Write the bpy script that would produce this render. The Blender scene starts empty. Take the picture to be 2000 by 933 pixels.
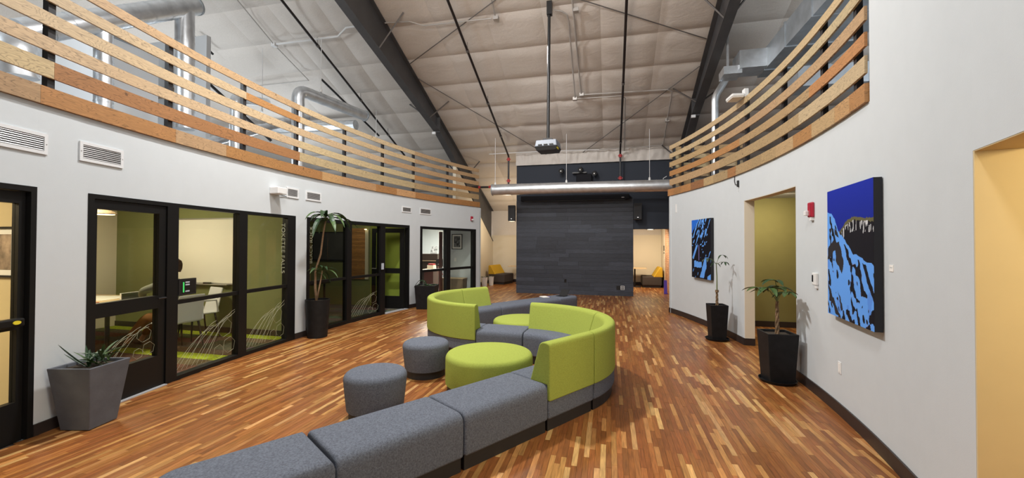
import bpy, math, random
from mathutils import Vector, Matrix
from mathutils import noise as mnoise
sc = bpy.context.scene
col = sc.collection
random.seed(11)
PI = math.pi

# ------------------------------------------------------------------ camera
cam_d = bpy.data.cameras.new('camera')
cam = bpy.data.objects.new('camera', cam_d); col.objects.link(cam)
cam_d.sensor_width = 36.0
cam_d.lens = 36.0 * 800.0 / 2000.0
cam_d.clip_start = 0.05; cam_d.clip_end = 200
YAW, PITCH, ROLL = math.atan(190/800), math.atan(10.5/800), 0.003
cam.matrix_world = (Matrix.Translation((0, 0, 1.65)) @ Matrix.Rotation(YAW, 4, 'Z')
                    @ Matrix.Rotation(PI/2 + PITCH, 4, 'X') @ Matrix.Rotation(ROLL, 4, 'Z'))
sc.camera = cam

# ------------------------------------------------------------------ world, exposure, big lights
w = bpy.data.worlds.new('world'); sc.world = w; w.use_nodes = True
w.node_tree.nodes['Background'].inputs[0].default_value = (0.62, 0.66, 0.72, 1)
w.node_tree.nodes['Background'].inputs[1].default_value = 0.15
sc.view_settings.view_transform = 'Standard'
sc.view_settings.look = 'None'
sc.view_settings.gamma = 1.0
sc.view_settings.use_curve_mapping = False
sc.view_settings.exposure = 0.0

def area(name, loc, target, size, power, color=(1, 1, 1), size_y=None, spread=PI):
    d = bpy.data.lights.new(name, 'AREA'); d.energy = power; d.color = color
    d.size = size
    if size_y: d.shape = 'RECTANGLE'; d.size_y = size_y
    d.spread = spread
    o = bpy.data.objects.new(name, d); col.objects.link(o)
    o.location = loc
    v = Vector(target) - Vector(loc)
    o.rotation_euler = v.to_track_quat('-Z', 'Y').to_euler()
    return o
DAY = (1.0, 0.985, 0.965); COOL = (0.88, 0.95, 1.0); WARM = (1.0, 0.74, 0.42); TUNG = (1.0, 0.82, 0.58)
area('high_bay_light', (-3.3, 5.0, 6.7), (-1.2, 5.0, 0), 0.36, 430, DAY)
area('high_bay_light', (-0.6, 0.8, 7.2), (-1.2, 2.4, 0), 0.9, 190, DAY)
area('high_bay_light', (-1.6, 9.0, 5.9), (-1.4, 9.6, 0), 0.8, 100, DAY)
area('unseen_mezzanine_light', (-8.2, 1.6, 5.4), (-8.4, 9, 6.8), 1.4, 170, COOL)
area('unseen_mezzanine_light', (7.0, 5.5, 4.6), (4.0, 9.5, 6.2), 1.2, 130, COOL)  # added to brighten the right bay ducts, no known fixture
area('ceiling_fill', (-1.6, 2.5, 5.2), (-1.4, 9.5, 6.6), 2.0, 135, (1.0, 0.87, 0.76))  # added fill aimed at the roof, warm like bounce off the floor
area('meeting_room_light', (-7.4, 4.4, 2.66), (-7.3, 4.9, 0), 1.0, 100, (1.0, 0.86, 0.60))
area('office_light', (-6.3, 0.8, 2.66), (-6.3, 0.9, 0), 1.0, 110, TUNG)
area('dim_room_light', (-6.6, 8.6, 2.66), (-6.6, 9.2, 0), 0.5, 14, (1.0, 0.9, 0.7))
area('open_office_light', (-6.4, 14.8, 2.6), (-6.2, 14.8, 0), 1.6, 380, (1.0, 0.97, 0.92))
def point(name, loc, power, color, r):
    d = bpy.data.lights.new(name, 'POINT'); d.energy = power; d.color = color; d.shadow_soft_size = r
    o = bpy.data.objects.new(name, d); col.objects.link(o); o.location = loc; return o
point('unseen_mezzanine_light', (-11.8, 6.9, 4.2), 190, COOL, .5)  # this pair is added to spread light over the left bay roof
point('unseen_mezzanine_light', (-10.2, 10.6, 3.7), 130, COOL, .5)
point('nook_light', (-3.75, 15.5, 2.35), 75, TUNG, .18)
area('nook_light', (1.2, 15.6, 2.1), (1.4, 16.4, 0), 0.35, 60, TUNG)
area('corridor_light', (3.0, 8.4, 2.6), (3.0, 9.0, 0.8), 0.6, 60, (1.0, 0.84, 0.58))
area('corridor_light', (3.4, 1.4, 2.3), (2.4, 2.62, 1.1), 0.6, 80, (1.0, 0.80, 0.45))

# ------------------------------------------------------------------ materials
MATS = {}
def mat(name, color=(0.8, 0.8, 0.8), rough=0.6, metal=0.0, spec=0.5, noise=None, bump=None, coat=0.0, emit=None):
    """noise=(scale, amount[, (sx,sy,sz)]) modulates the colour, bump=(scale, strength[, stretch])."""
    m = bpy.data.materials.new(name); m.use_nodes = True
    nt = m.node_tree; b = nt.nodes['Principled BSDF']
    b.inputs['Base Color'].default_value = (*color, 1)
    b.inputs['Roughness'].default_value = rough
    b.inputs['Metallic'].default_value = metal
    b.inputs['Specular IOR Level'].default_value = spec
    b.inputs['Coat Weight'].default_value = coat
    if emit:
        b.inputs['Emission Color'].default_value = (*emit[0], 1); b.inputs['Emission Strength'].default_value = emit[1]
    def coords(stretch):
        tc = nt.nodes.new('ShaderNodeTexCoord'); mp = nt.nodes.new('ShaderNodeMapping')
        nt.links.new(tc.outputs['Object'], mp.inputs[0])
        mp.inputs['Scale'].default_value = stretch
        return mp.outputs[0]
    if noise:
        n = nt.nodes.new('ShaderNodeTexNoise'); n.inputs['Scale'].default_value = noise[0]; n.inputs['Detail'].default_value = 4
        nt.links.new(coords(noise[2] if len(noise) > 2 else (1, 1, 1)), n.inputs['Vector'])
        r = nt.nodes.new('ShaderNodeMapRange')
        r.inputs['From Min'].default_value = 0.3; r.inputs['From Max'].default_value = 0.7
        r.inputs['To Min'].default_value = 1 - noise[1]; r.inputs['To Max'].default_value = 1 + noise[1]
        nt.links.new(n.outputs[0], r.inputs[0])
        mx = nt.nodes.new('ShaderNodeVectorMath'); mx.operation = 'SCALE'
        mx.inputs[0].default_value = color
        nt.links.new(r.outputs[0], mx.inputs['Scale']); nt.links.new(mx.outputs[0], b.inputs['Base Color'])
    if bump:
        n = nt.nodes.new('ShaderNodeTexNoise'); n.inputs['Scale'].default_value = bump[0]; n.inputs['Detail'].default_value = 5
        nt.links.new(coords(bump[2] if len(bump) > 2 else (1, 1, 1)), n.inputs['Vector'])
        bp = nt.nodes.new('ShaderNodeBump'); bp.inputs['Strength'].default_value = bump[1]; bp.inputs['Distance'].default_value = 0.01
        nt.links.new(n.outputs[0], bp.inputs['Height']); nt.links.new(bp.outputs[0], b.inputs['Normal'])
    MATS[name] = m
    return m

mat('wall_white', (0.575, 0.610, 0.630), 0.75, noise=(6, 0.012), bump=(160, 0.05))
mat('cream', (0.62, 0.50, 0.29), 0.75, noise=(5, 0.02))
mat('warm_white', (0.68, 0.62, 0.50), 0.75)
mat('reveal_cream_lit', (0.78, 0.70, 0.54), 0.75)  # warm white lightened to stand in for main room light on the reveal
mat('olive', (0.23, 0.21, 0.075), 0.75, noise=(5, 0.03))
mat('sage', (0.20, 0.215, 0.085), 0.75, noise=(5, 0.03))
mat('lime_wall', (0.30, 0.36, 0.05), 0.7)
mat('baseboard', (0.030, 0.022, 0.020), 0.45)
mat('frame_black', (0.0085, 0.0083, 0.0082), 0.42, spec=0.25)
mat('steel_dark', (0.060, 0.060, 0.064), 0.5, noise=(3, 0.15), bump=(30, 0.05))
mat('steel_black', (0.012, 0.011, 0.013), 0.45)
mat('pipe_black', (0.012, 0.009, 0.010), 0.35)
mat('red_paint', (0.42, 0.03, 0.03), 0.4)
mat('alarm_red', (0.40, 0.012, 0.035), 0.35)
mat('galvanized', (0.74, 0.78, 0.82), 0.38, metal=0.88, noise=(7, 0.12), bump=(14, 0.2))
mat('galvanized_dull', (0.40, 0.44, 0.48), 0.5, metal=0.6, noise=(4, 0.15))
mat('conduit_grey', (0.45, 0.43, 0.41), 0.5, metal=0.3)
mat('conduit_white', (0.7, 0.7, 0.7), 0.5)
mat('rod_grey', (0.13, 0.12, 0.115), 0.5, metal=0.3)
mat('white_plastic', (0.75, 0.75, 0.74), 0.4)
mat('white_metal', (0.72, 0.73, 0.74), 0.45)
mat('black_plastic', (0.012, 0.012, 0.013), 0.4)
mat('grille_black', (0.02, 0.02, 0.022), 0.7, bump=(250, 0.4))
mat('fabric_grey', (0.126, 0.140, 0.174), 0.95, spec=0.15, noise=(95, 0.30), bump=(220, 0.6))
mat('fabric_lime', (0.320, 0.375, 0.072), 0.95, spec=0.15, noise=(95, 0.10), bump=(320, 0.4))
mat('fabric_brown', (0.065, 0.055, 0.050), 0.95, spec=0.15)
mat('fabric_yellow', (0.55, 0.34, 0.03), 0.9, spec=0.2)
mat('plinth', (0.018, 0.017, 0.018), 0.6)
mat('pot_grey', (0.095, 0.102, 0.120), 0.7, noise=(9, 0.12), bump=(60, 0.08))
mat('pot_black', (0.011, 0.011, 0.012), 0.55, spec=0.22, noise=(14, 0.25))
mat('soil', (0.045, 0.032, 0.02), 0.95, noise=(60, 0.5), bump=(70, 1.0))
mat('leaf_dark', (0.018, 0.050, 0.016), 0.45, noise=(15, 0.3))
mat('leaf_mid', (0.048, 0.095, 0.022), 0.45, noise=(15, 0.3))
mat('leaf_yellow', (0.22, 0.24, 0.035), 0.5)
mat('trunk', (0.20, 0.125, 0.065), 0.85, noise=(40, 0.4), bump=(90, 0.8))
mat('cane', (0.27, 0.17, 0.095), 0.75, noise=(30, 0.35, (1, 1, 6)), bump=(60, 0.6, (1, 1, 5)))
mat('stem_green', (0.12, 0.15, 0.05), 0.6)
mat('canvas_edge', (0.006, 0.006, 0.010), 0.6)
mat('whiteboard', (0.80, 0.78, 0.72), 0.18)
mat('alu', (0.55, 0.55, 0.55), 0.35, metal=0.8)
mat('paper', (0.82, 0.80, 0.76), 0.8)
mat('table_wood', (0.62, 0.45, 0.26), 0.4, noise=(8, 0.1, (1, 8, 8)))
mat('dark_wood', (0.03, 0.018, 0.013), 0.4)
mat('brown_panel', (0.24, 0.17, 0.105), 0.6)
mat('red_wood', (0.12, 0.035, 0.025), 0.45)
mat('screen_lit', (0.01, 0.01, 0.012), 0.2)
mat('screen_green', (0.05, 0.5, 0.1), 0.3, emit=((0.1, 1.0, 0.25), 0.25))
mat('screen_text', (0.4, 0.42, 0.45), 0.3, emit=((0.5, 0.6, 0.75), 0.10))
mat('lamp_glow', (1, 0.9, 0.7), 0.5, emit=((1.0, 0.82, 0.5), 6.0))
mat('led_white', (0.9, 0.9, 0.9), 0.4, emit=((1, 1, 1), 1.2))
mat('etch', (0.30, 0.29, 0.20), 0.9)
mat('letter', (0.27, 0.28, 0.19), 0.9)
mat('skin', (0.42, 0.22, 0.14), 0.6)
mat('hair', (0.05, 0.022, 0.012), 0.8)
mat('shirt_grey', (0.15, 0.155, 0.12), 0.9, noise=(20, 0.15))
mat('trousers', (0.25, 0.11, 0.035), 0.9)
mat('shoe', (0.02, 0.016, 0.014), 0.6)
mat('chair_white', (0.66, 0.67, 0.70), 0.4)
mat('chair_leg', (0.03, 0.024, 0.02), 0.5)
mat('purple', (0.10, 0.05, 0.42), 0.5)
mat('yellow_tag', (0.75, 0.62, 0.03), 0.5)
mat('concrete_sill', (0.35, 0.35, 0.36), 0.7)
mat('drywall_grey', (0.48, 0.49, 0.50), 0.8)
mat('picture_art', (0.30, 0.22, 0.16), 0.6, noise=(9, 0.7))
mat('picture_grey', (0.15, 0.15, 0.15), 0.6, noise=(14, 0.9))
mat('mezz_deck', (0.22, 0.15, 0.09), 0.7)
mat('shadow_gap', (0.02, 0.014, 0.01), 0.8)
mat('bulkhead_black', (0.030, 0.036, 0.050), 0.7, spec=0.3)
mat('screen_case', (0.010, 0.010, 0.013), 0.75, spec=0.2)
mat('projector_top', (0.20, 0.23, 0.28), 0.4)

def attr_color_mat(name, attr='col', rough=0.5, grain=None, coat=0.0, spec=0.5, bump=None, rough_noise=None):
    """colour from a per-face attribute (each piece has its own tone), plus grain."""
    m = bpy.data.materials.new(name); m.use_nodes = True; nt = m.node_tree; b = nt.nodes['Principled BSDF']
    a = nt.nodes.new('ShaderNodeAttribute'); a.attribute_name = attr
    b.inputs['Roughness'].default_value = rough; b.inputs['Coat Weight'].default_value = coat
    b.inputs['Coat Roughness'].default_value = 0.12
    b.inputs['Specular IOR Level'].default_value = spec
    out = a.outputs['Color']
    tc = nt.nodes.new('ShaderNodeTexCoord')
    if grain:
        mp = nt.nodes.new('ShaderNodeMapping'); mp.inputs['Scale'].default_value = grain[1]
        nt.links.new(tc.outputs['Object'], mp.inputs[0])
        n = nt.nodes.new('ShaderNodeTexNoise'); n.inputs['Scale'].default_value = grain[0]; n.inputs['Detail'].default_value = 6
        n.inputs['Distortion'].default_value = grain[3] if len(grain) > 3 else 0.0
        nt.links.new(mp.outputs[0], n.inputs['Vector'])
        r = nt.nodes.new('ShaderNodeMapRange'); r.inputs['From Min'].default_value = 0.3; r.inputs['From Max'].default_value = 0.7
        r.inputs['To Min'].default_value = 1 - grain[2]; r.inputs['To Max'].default_value = 1 + grain[2]
        nt.links.new(n.outputs[0], r.inputs[0])
        mx = nt.nodes.new('ShaderNodeVectorMath'); mx.operation = 'SCALE'
        nt.links.new(out, mx.inputs[0]); nt.links.new(r.outputs[0], mx.inputs['Scale'])
        out = mx.outputs[0]
        if bump:
            bp = nt.nodes.new('ShaderNodeBump'); bp.inputs['Strength'].default_value = bump; bp.inputs['Distance'].default_value = 0.004
            nt.links.new(n.outputs[0], bp.inputs['Height']); nt.links.new(bp.outputs[0], b.inputs['Normal'])
    if rough_noise:
        n2 = nt.nodes.new('ShaderNodeTexNoise'); n2.inputs['Scale'].default_value = rough_noise[0]; n2.inputs['Detail'].default_value = 3
        nt.links.new(tc.outputs['Object'], n2.inputs['Vector'])
        r2 = nt.nodes.new('ShaderNodeMapRange'); r2.inputs['From Min'].default_value = 0.3; r2.inputs['From Max'].default_value = 0.7
        r2.inputs['To Min'].default_value = rough_noise[1]; r2.inputs['To Max'].default_value = rough_noise[2]
        nt.links.new(n2.outputs[0], r2.inputs[0]); nt.links.new(r2.outputs[0], b.inputs['Roughness'])
    nt.links.new(out, b.inputs['Base Color'])
    MATS[name] = m
attr_color_mat('floor_plank', rough=0.36, grain=(14, (6, 0.5, 1), 0.30), coat=0.0, spec=0.45, rough_noise=(1.2, 0.30, 0.44))
attr_color_mat('ply', rough=0.55, grain=(5, (1.2, 1.2, 9), 0.14, 2.2), bump=0.1)
def ply_rings():
    m = MATS['ply']; nt = m.node_tree; b = nt.nodes['Principled BSDF']
    src = b.inputs['Base Color'].links[0].from_socket
    g = nt.nodes.new('ShaderNodeNewGeometry'); mp = nt.nodes.new('ShaderNodeMapping'); mp.inputs['Scale'].default_value = (1, 1, 5.5)
    nt.links.new(g.outputs['Position'], mp.inputs[0])
    n = nt.nodes.new('ShaderNodeTexNoise'); n.inputs['Scale'].default_value = 1.5; n.inputs['Detail'].default_value = 2.5
    nt.links.new(mp.outputs[0], n.inputs['Vector'])
    k = nt.nodes.new('ShaderNodeMath'); k.operation = 'MULTIPLY'; k.inputs[1].default_value = 26
    f = nt.nodes.new('ShaderNodeMath'); f.operation = 'FRACT'
    nt.links.new(n.outputs[0], k.inputs[0]); nt.links.new(k.outputs[0], f.inputs[0])
    r = nt.nodes.new('ShaderNodeMapRange'); r.inputs['From Min'].default_value = 0.72; r.inputs['From Max'].default_value = 1.0
    r.inputs['To Min'].default_value = 1.05; r.inputs['To Max'].default_value = 0.52
    nt.links.new(f.outputs[0], r.inputs[0])
    vo = nt.nodes.new('ShaderNodeTexVoronoi'); vo.inputs['Scale'].default_value = 4.2
    nt.links.new(g.outputs['Position'], vo.inputs['Vector'])
    r2 = nt.nodes.new('ShaderNodeMapRange'); r2.inputs['From Min'].default_value = 0.05; r2.inputs['From Max'].default_value = 0.09
    r2.inputs['To Min'].default_value = 0.42; r2.inputs['To Max'].default_value = 1.0
    nt.links.new(vo.outputs['Distance'], r2.inputs[0])
    mm = nt.nodes.new('ShaderNodeMath'); mm.operation = 'MULTIPLY'
    nt.links.new(r.outputs[0], mm.inputs[0]); nt.links.new(r2.outputs[0], mm.inputs[1])
    mx = nt.nodes.new('ShaderNodeVectorMath'); mx.operation = 'SCALE'
    nt.links.new(src, mx.inputs[0]); nt.links.new(mm.outputs[0], mx.inputs['Scale']); nt.links.new(mx.outputs[0], b.inputs['Base Color'])
ply_rings()
attr_color_mat('stage_board', rough=0.55, grain=(8, (0.8, 1, 10), 0.35, 1.0), bump=0.25)
attr_color_mat('carpet', rough=1.0, grain=(22, (1, 5, 1), 0.55), spec=0.1)
attr_color_mat('paint', rough=0.65, spec=0.2)
attr_color_mat('slat_wood', rough=0.5, grain=(6, (1, 1, 12), 0.3, 1.5))

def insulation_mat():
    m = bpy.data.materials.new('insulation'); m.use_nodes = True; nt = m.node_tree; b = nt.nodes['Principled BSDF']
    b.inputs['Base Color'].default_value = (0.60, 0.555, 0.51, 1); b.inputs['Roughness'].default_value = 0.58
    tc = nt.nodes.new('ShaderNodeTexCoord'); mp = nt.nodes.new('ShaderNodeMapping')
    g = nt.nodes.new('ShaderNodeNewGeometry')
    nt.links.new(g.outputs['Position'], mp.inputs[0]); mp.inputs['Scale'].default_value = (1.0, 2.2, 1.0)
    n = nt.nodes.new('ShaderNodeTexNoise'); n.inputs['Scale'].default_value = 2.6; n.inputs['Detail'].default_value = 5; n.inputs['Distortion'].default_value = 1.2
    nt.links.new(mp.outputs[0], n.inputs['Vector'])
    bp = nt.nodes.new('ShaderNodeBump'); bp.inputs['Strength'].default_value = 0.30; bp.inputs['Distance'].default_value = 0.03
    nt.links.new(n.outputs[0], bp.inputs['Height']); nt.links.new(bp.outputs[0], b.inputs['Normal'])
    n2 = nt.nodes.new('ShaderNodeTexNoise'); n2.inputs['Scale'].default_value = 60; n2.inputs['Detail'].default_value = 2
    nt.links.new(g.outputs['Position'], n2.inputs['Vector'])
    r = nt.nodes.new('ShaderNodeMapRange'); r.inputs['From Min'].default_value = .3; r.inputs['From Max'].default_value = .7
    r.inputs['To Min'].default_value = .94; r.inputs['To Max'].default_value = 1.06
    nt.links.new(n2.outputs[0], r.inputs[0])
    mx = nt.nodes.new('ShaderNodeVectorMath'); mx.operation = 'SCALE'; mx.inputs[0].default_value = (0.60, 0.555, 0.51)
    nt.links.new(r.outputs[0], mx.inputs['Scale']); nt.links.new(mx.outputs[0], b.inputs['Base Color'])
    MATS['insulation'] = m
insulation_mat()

def glass_mat(name, tint=(0.96, 0.98, 0.95), extra=0.0):
    m = bpy.data.materials.new(name); m.use_nodes = True; nt = m.node_tree
    nt.nodes.remove(nt.nodes['Principled BSDF'])
    out = nt.nodes['Material Output']
    t = nt.nodes.new('ShaderNodeBsdfTransparent'); t.inputs[0].default_value = (*tint, 1)
    g = nt.nodes.new('ShaderNodeBsdfGlossy'); g.inputs['Roughness'].default_value = 0.02
    f = nt.nodes.new('ShaderNodeFresnel'); f.inputs[0].default_value = 1.45
    mx = nt.nodes.new('ShaderNodeMixShader')
    gm = nt.nodes.new('ShaderNodeNewGeometry'); mu = nt.nodes.new('ShaderNodeMath'); mu.operation = 'MULTIPLY_ADD'
    mu.inputs[1].default_value = -1.0; mu.inputs[2].default_value = 1.0      # 1 - backfacing: reflect on the outer faces only
    nt.links.new(gm.outputs['Backfacing'], mu.inputs[0])
    m2 = nt.nodes.new('ShaderNodeMath'); m2.operation = 'MULTIPLY'
    nt.links.new(mu.outputs[0], m2.inputs[0]); nt.links.new(f.outputs[0], m2.inputs[1])
    nt.links.new(m2.outputs[0], mx.inputs[0]); nt.links.new(t.outputs[0], mx.inputs[1]); nt.links.new(g.outputs[0], mx.inputs[2])
    nt.links.new(mx.outputs[0], out.inputs[0])
    MATS[name] = m
glass_mat('glass'); glass_mat('glass_tinted', (0.80, 0.82, 0.76))

# ------------------------------------------------------------------ mesh helpers
class MB:
    def __init__(s): s.v = []; s.f = []; s.c = []; s.cur = None
    def add(s, vs, fs):
        o = len(s.v); s.v.extend([tuple(p) for p in vs])
        for f in fs:
            s.f.append(tuple(i + o for i in f)); s.c.append(s.cur)
        return s
    def hexa(s, p):
        return s.add(p, [(0, 3, 2, 1), (4, 5, 6, 7), (0, 1, 5, 4), (1, 2, 6, 5), (2, 3, 7, 6), (3, 0, 4, 7)])
    def box(s, a, b):
        (x0, y0, z0), (x1, y1, z1) = a, b
        x0, x1 = min(x0, x1), max(x0, x1); y0, y1 = min(y0, y1), max(y0, y1); z0, z1 = min(z0, z1), max(z0, z1)
        return s.hexa([(x0, y0, z0), (x1, y0, z0), (x1, y1, z0), (x0, y1, z0), (x0, y0, z1), (x1, y0, z1), (x1, y1, z1), (x0, y1, z1)])
    def obox(s, c, half, rotz=0.0, M=None):
        R = M if M is not None else Matrix.Rotation(rotz, 3, 'Z')
        c = Vector(c); hx, hy, hz = half
        P = [c + R @ Vector((sx*hx, sy*hy, sz*hz)) for sz in (-1, 1) for sx, sy in ((-1, -1), (1, -1), (1, 1), (-1, 1))]
        return s.hexa(P)
    def prism(s, poly, z0, z1):
        n = len(poly); vs = [(x, y, z0) for x, y in poly] + [(x, y, z1) for x, y in poly]
        fs = [tuple(range(n - 1, -1, -1)), tuple(range(n, 2*n))] + [(i, (i+1) % n, n + (i+1) % n, n + i) for i in range(n)]
        return s.add(vs, fs)
    def frustum(s, poly0, z0, poly1, z1):
        n = len(poly0); vs = [(x, y, z0) for x, y in poly0] + [(x, y, z1) for x, y in poly1]
        fs = [tuple(range(n - 1, -1, -1)), tuple(range(n, 2*n))] + [(i, (i+1) % n, n + (i+1) % n, n + i) for i in range(n)]
        return s.add(vs, fs)
    def tube(s, pts, r, n=8, caps=True):
        pts = [Vector(p) for p in pts]; m = len(pts)
        rs = r if isinstance(r, (list, tuple)) else [r]*m
        up = None; vs = []
        for i, p in enumerate(pts):
            t = (pts[min(i+1, m-1)] - pts[max(i-1, 0)])
            if t.length < 1e-9: t = Vector((0, 0, 1))
            t.normalize()
            if up is None:
                up = Vector((0, 0, 1)) if abs(t.z) < 0.9 else Vector((1, 0, 0))
            x = t.cross(up)
            if x.length < 1e-6: x = t.orthogonal()
            x.normalize(); y = x.cross(t).normalized(); up = y
            for k in range(n):
                a = 2*PI*k/n; vs.append(p + x*(rs[i]*math.cos(a)) + y*(rs[i]*math.sin(a)))
        fs = []
        for i in range(m-1):
            for k in range(n):
                k2 = (k+1) % n
                fs.append((i*n+k, i*n+k2, (i+1)*n+k2, (i+1)*n+k))
        if caps: fs.append(tuple(range(n-1, -1, -1))); fs.append(tuple(range((m-1)*n, m*n)))
        return s.add(vs, fs)
    def lathe(s, prof, n=32, c=(0, 0, 0), cap=True):
        vs = []; m = len(prof)
        for r, z in prof:
            for k in range(n):
                a = 2*PI*k/n; vs.append((c[0] + r*math.cos(a), c[1] + r*math.sin(a), c[2] + z))
        fs = []
        for i in range(m-1):
            for k in range(n):
                k2 = (k+1) % n; fs.append((i*n+k, i*n+k2, (i+1)*n+k2, (i+1)*n+k))
        if cap: fs.append(tuple(range(n-1, -1, -1))); fs.append(tuple(range((m-1)*n, m*n)))
        return s.add(vs, fs)
    def sweep(s, rings, caps=True):
        n = len(rings[0]); vs = [p for r in rings for p in r]; fs = []
        for i in range(len(rings)-1):
            for k in range(n):
                k2 = (k+1) % n; fs.append((i*n+k, i*n+k2, (i+1)*n+k2, (i+1)*n+k))
        if caps: fs.append(tuple(range(n-1, -1, -1))); fs.append(tuple(range((len(rings)-1)*n, len(rings)*n)))
        return s.add(vs, fs)
    def mesh(s, name, smooth=False):
        me = bpy.data.meshes.new(name); me.from_pydata(s.v, [], s.f); me.update()
        if any(c is not None for c in s.c):
            at = me.attributes.new('col', 'FLOAT_COLOR', 'FACE')
            for i, c in enumerate(s.c):
                at.data[i].color = (*(c or (0.5, 0.5, 0.5)), 1)
        import bmesh as _b
        bm = _b.new(); bm.from_mesh(me); _b.ops.recalc_face_normals(bm, faces=bm.faces); bm.to_mesh(me); bm.free()
        if smooth:
            for p in me.polygons: p.use_smooth = True
        return me

def ob(name, mb, m, parent=None, smooth=False, bevel=0.0, seg=2, angle=None, world=True):
    me = mb.mesh(name, smooth) if isinstance(mb, MB) else mb
    if m is not None and not me.materials: me.materials.append(MATS[m])
    o = bpy.data.objects.new(name, me); col.objects.link(o)
    if parent is not None:
        o.parent = parent
        if world: o.matrix_parent_inverse = local_matrix(parent).inverted()
    if bevel:
        b = o.modifiers.new('bevel', 'BEVEL'); b.width = bevel; b.segments = seg; b.limit_method = 'ANGLE'
        b.angle_limit = math.radians(angle or 40)
        if smooth: o.modifiers.new('wn', 'WEIGHTED_NORMAL').keep_sharp = False
    elif smooth and angle:
        set_sharp(me, angle)
    return o
def set_sharp(me, angle):
    import bmesh as _b
    bm = _b.new(); bm.from_mesh(me)
    for e in bm.edges:
        if len(e.link_faces) == 2 and e.calc_face_angle(0) > math.radians(angle): e.smooth = False
    bm.to_mesh(me); bm.free()
def local_matrix(o):
    M = Matrix.LocRotScale(o.location, o.rotation_euler, o.scale)
    if o.parent is not None: M = local_matrix(o.parent) @ o.matrix_parent_inverse @ M
    return M
def thing(name, label, cat, loc=(0, 0, 0), rotz=0.0, group=None, parent=None):
    o = bpy.data.objects.new(name, None); col.objects.link(o)
    o.empty_display_size = 0.1
    o.location = loc; o.rotation_euler = (0, 0, rotz)
    if label: o['label'] = label
    if cat: o['category'] = cat
    if group: o['group'] = group
    if parent is not None: o.parent = parent
    return o
def tag(o, label, cat, group=None):
    o['label'] = label; o['category'] = cat
    if group: o['group'] = group
    return o
def struct(o, label=None):
    o['kind'] = 'structure'
    if label: o['label'] = label
    return o
def sgroup(name, loc=(0, 0, 0), label=None):
    o = bpy.data.objects.new(name, None); col.objects.link(o); o.location = loc; o.empty_display_size = 0.1
    o['kind'] = 'structure'
    if label: o['label'] = label
    return o

# curved walls: two arcs in plan
ARC = {'L': (11.068, 6.529, 16.361, -1), 'R': (-11.823, 5.996, 14.076, 1)}
def AP(side, y, off=0.0, z=0.0):
    """point on the wall face at nominal y, moved 'off' metres into the room"""
    cx, cy, R, sg = ARC[side]
    a = math.asin((y - cy)/R); r = R - off
    return Vector((cx + sg*r*math.cos(a), cy + r*math.sin(a), z))
def AN(side, y):
    """unit normal pointing into the room"""
    cx, cy, R, sg = ARC[side]
    a = math.asin((y - cy)/R)
    return Vector((-sg*math.cos(a), -math.sin(a), 0))
def AT(side, y):
    n = AN(side, y)
    t = Vector((-n.y, n.x, 0))
    return t if t.y > 0 else -t
def arcbox(mb, side, y0, y1, o0, o1, z0, z1, n=None):
    n = n or max(1, int(abs(y1 - y0)/0.25))
    rings = []
    for i in range(n+1):
        y = y0 + (y1 - y0)*i/n
        rings.append([AP(side, y, o0, z0), AP(side, y, o1, z0), AP(side, y, o1, z1), AP(side, y, o0, z1)])
    mb.sweep(rings); return mb
def wall_frame(side, y, z, off=0.0):
    """matrix: local x along wall (to the right seen from the room), y up, z out of the wall"""
    n = AN(side, y); up = Vector((0, 0, 1)); x = up.cross(n)
    M = Matrix((x, up, n)).transposed().to_4x4()
    M.translation = AP(side, y, off, z)
    return M
def place(mb, M):
    mb.v = [tuple(M @ Vector(p)) for p in mb.v]; return mb
# ================================================================== SETTING
def roofz(y): return 10.19 - 0.40*abs(y)
XL, XR, YB, YF = -14.5, 10.0, -6.0, 17.6      # building shell
T = 0.15                                       # partition thickness

# ---- floor: slab + strip planks running along Y
fl = ob('floor', MB().box((XL, YB, -0.12), (XR, YF, -0.006)), 'shadow_gap'); struct(fl, 'strip wood floor of short orange and honey planks')
cam_xy = Vector((0, 0))
def plank_col():
    t = random.random()
    if t < 0.50: base = (0.225, 0.078, 0.020)
    elif t < 0.76: base = (0.29, 0.112, 0.030)
    elif t < 0.93: base = (0.40, 0.19, 0.058)
    else: base = (0.50, 0.28, 0.105)
    k = random.uniform(0.80, 1.16)
    return (base[0]*k, base[1]*k*random.uniform(.94, 1.06), base[2]*k)
PW = 0.042
planks = []
x = -5.36
while x < 3.9:
    x1 = x + PW
    xm = x + PW/2
    y_lo, y_hi = 0.9, YF
    if xm < -4.05:
        h2 = 16.361**2 - (11.068 - xm)**2
        if h2 <= 0: x = x1; continue
        h = math.sqrt(h2); y_lo, y_hi = max(0.9, 6.529 - h), 6.529 + h
        if xm > -5.05: segs = [(y_lo, y_hi), (12.75, YF)]
        else: segs = [(y_lo, y_hi)]
        if y_hi > 12.6 and xm > -5.05: segs = [(y_lo, YF)]
    else: segs = [(y_lo, y_hi)]
    for a, b in segs:
        y = a - random.random()*0.4
        while y < b:
            L = random.choice((0.28, 0.36, 0.45, 0.45, 0.55, 0.7))*random.uniform(0.85, 1.15)
            p0, p1 = max(a, y), min(b, y + L)
            if p1 - p0 > 0.03: planks.append((x, x1, p0, p1))
            y += L
    x = x1
def plank_mb(mb, p):
    x0, x1, y0, y1 = p; g = 0.0006; dz = random.uniform(-0.0005, 0.0004); tl = random.uniform(-0.00035, 0.00035)
    mb.cur = plank_col()
    z = dz
    mb.add([(x0+g, y0+g, -0.0055), (x1-g, y0+g, -0.0055), (x1-g, y1-g, -0.0055), (x0+g, y1-g, -0.0055),
            (x0+g, y0+g, z-tl), (x1-g, y0+g, z+tl), (x1-g, y1-g, z+tl), (x0+g, y1-g, z-tl)],
           [(4, 5, 6, 7), (0, 1, 5, 4), (1, 2, 6, 5), (2, 3, 7, 6), (3, 0, 4, 7)])
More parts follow.
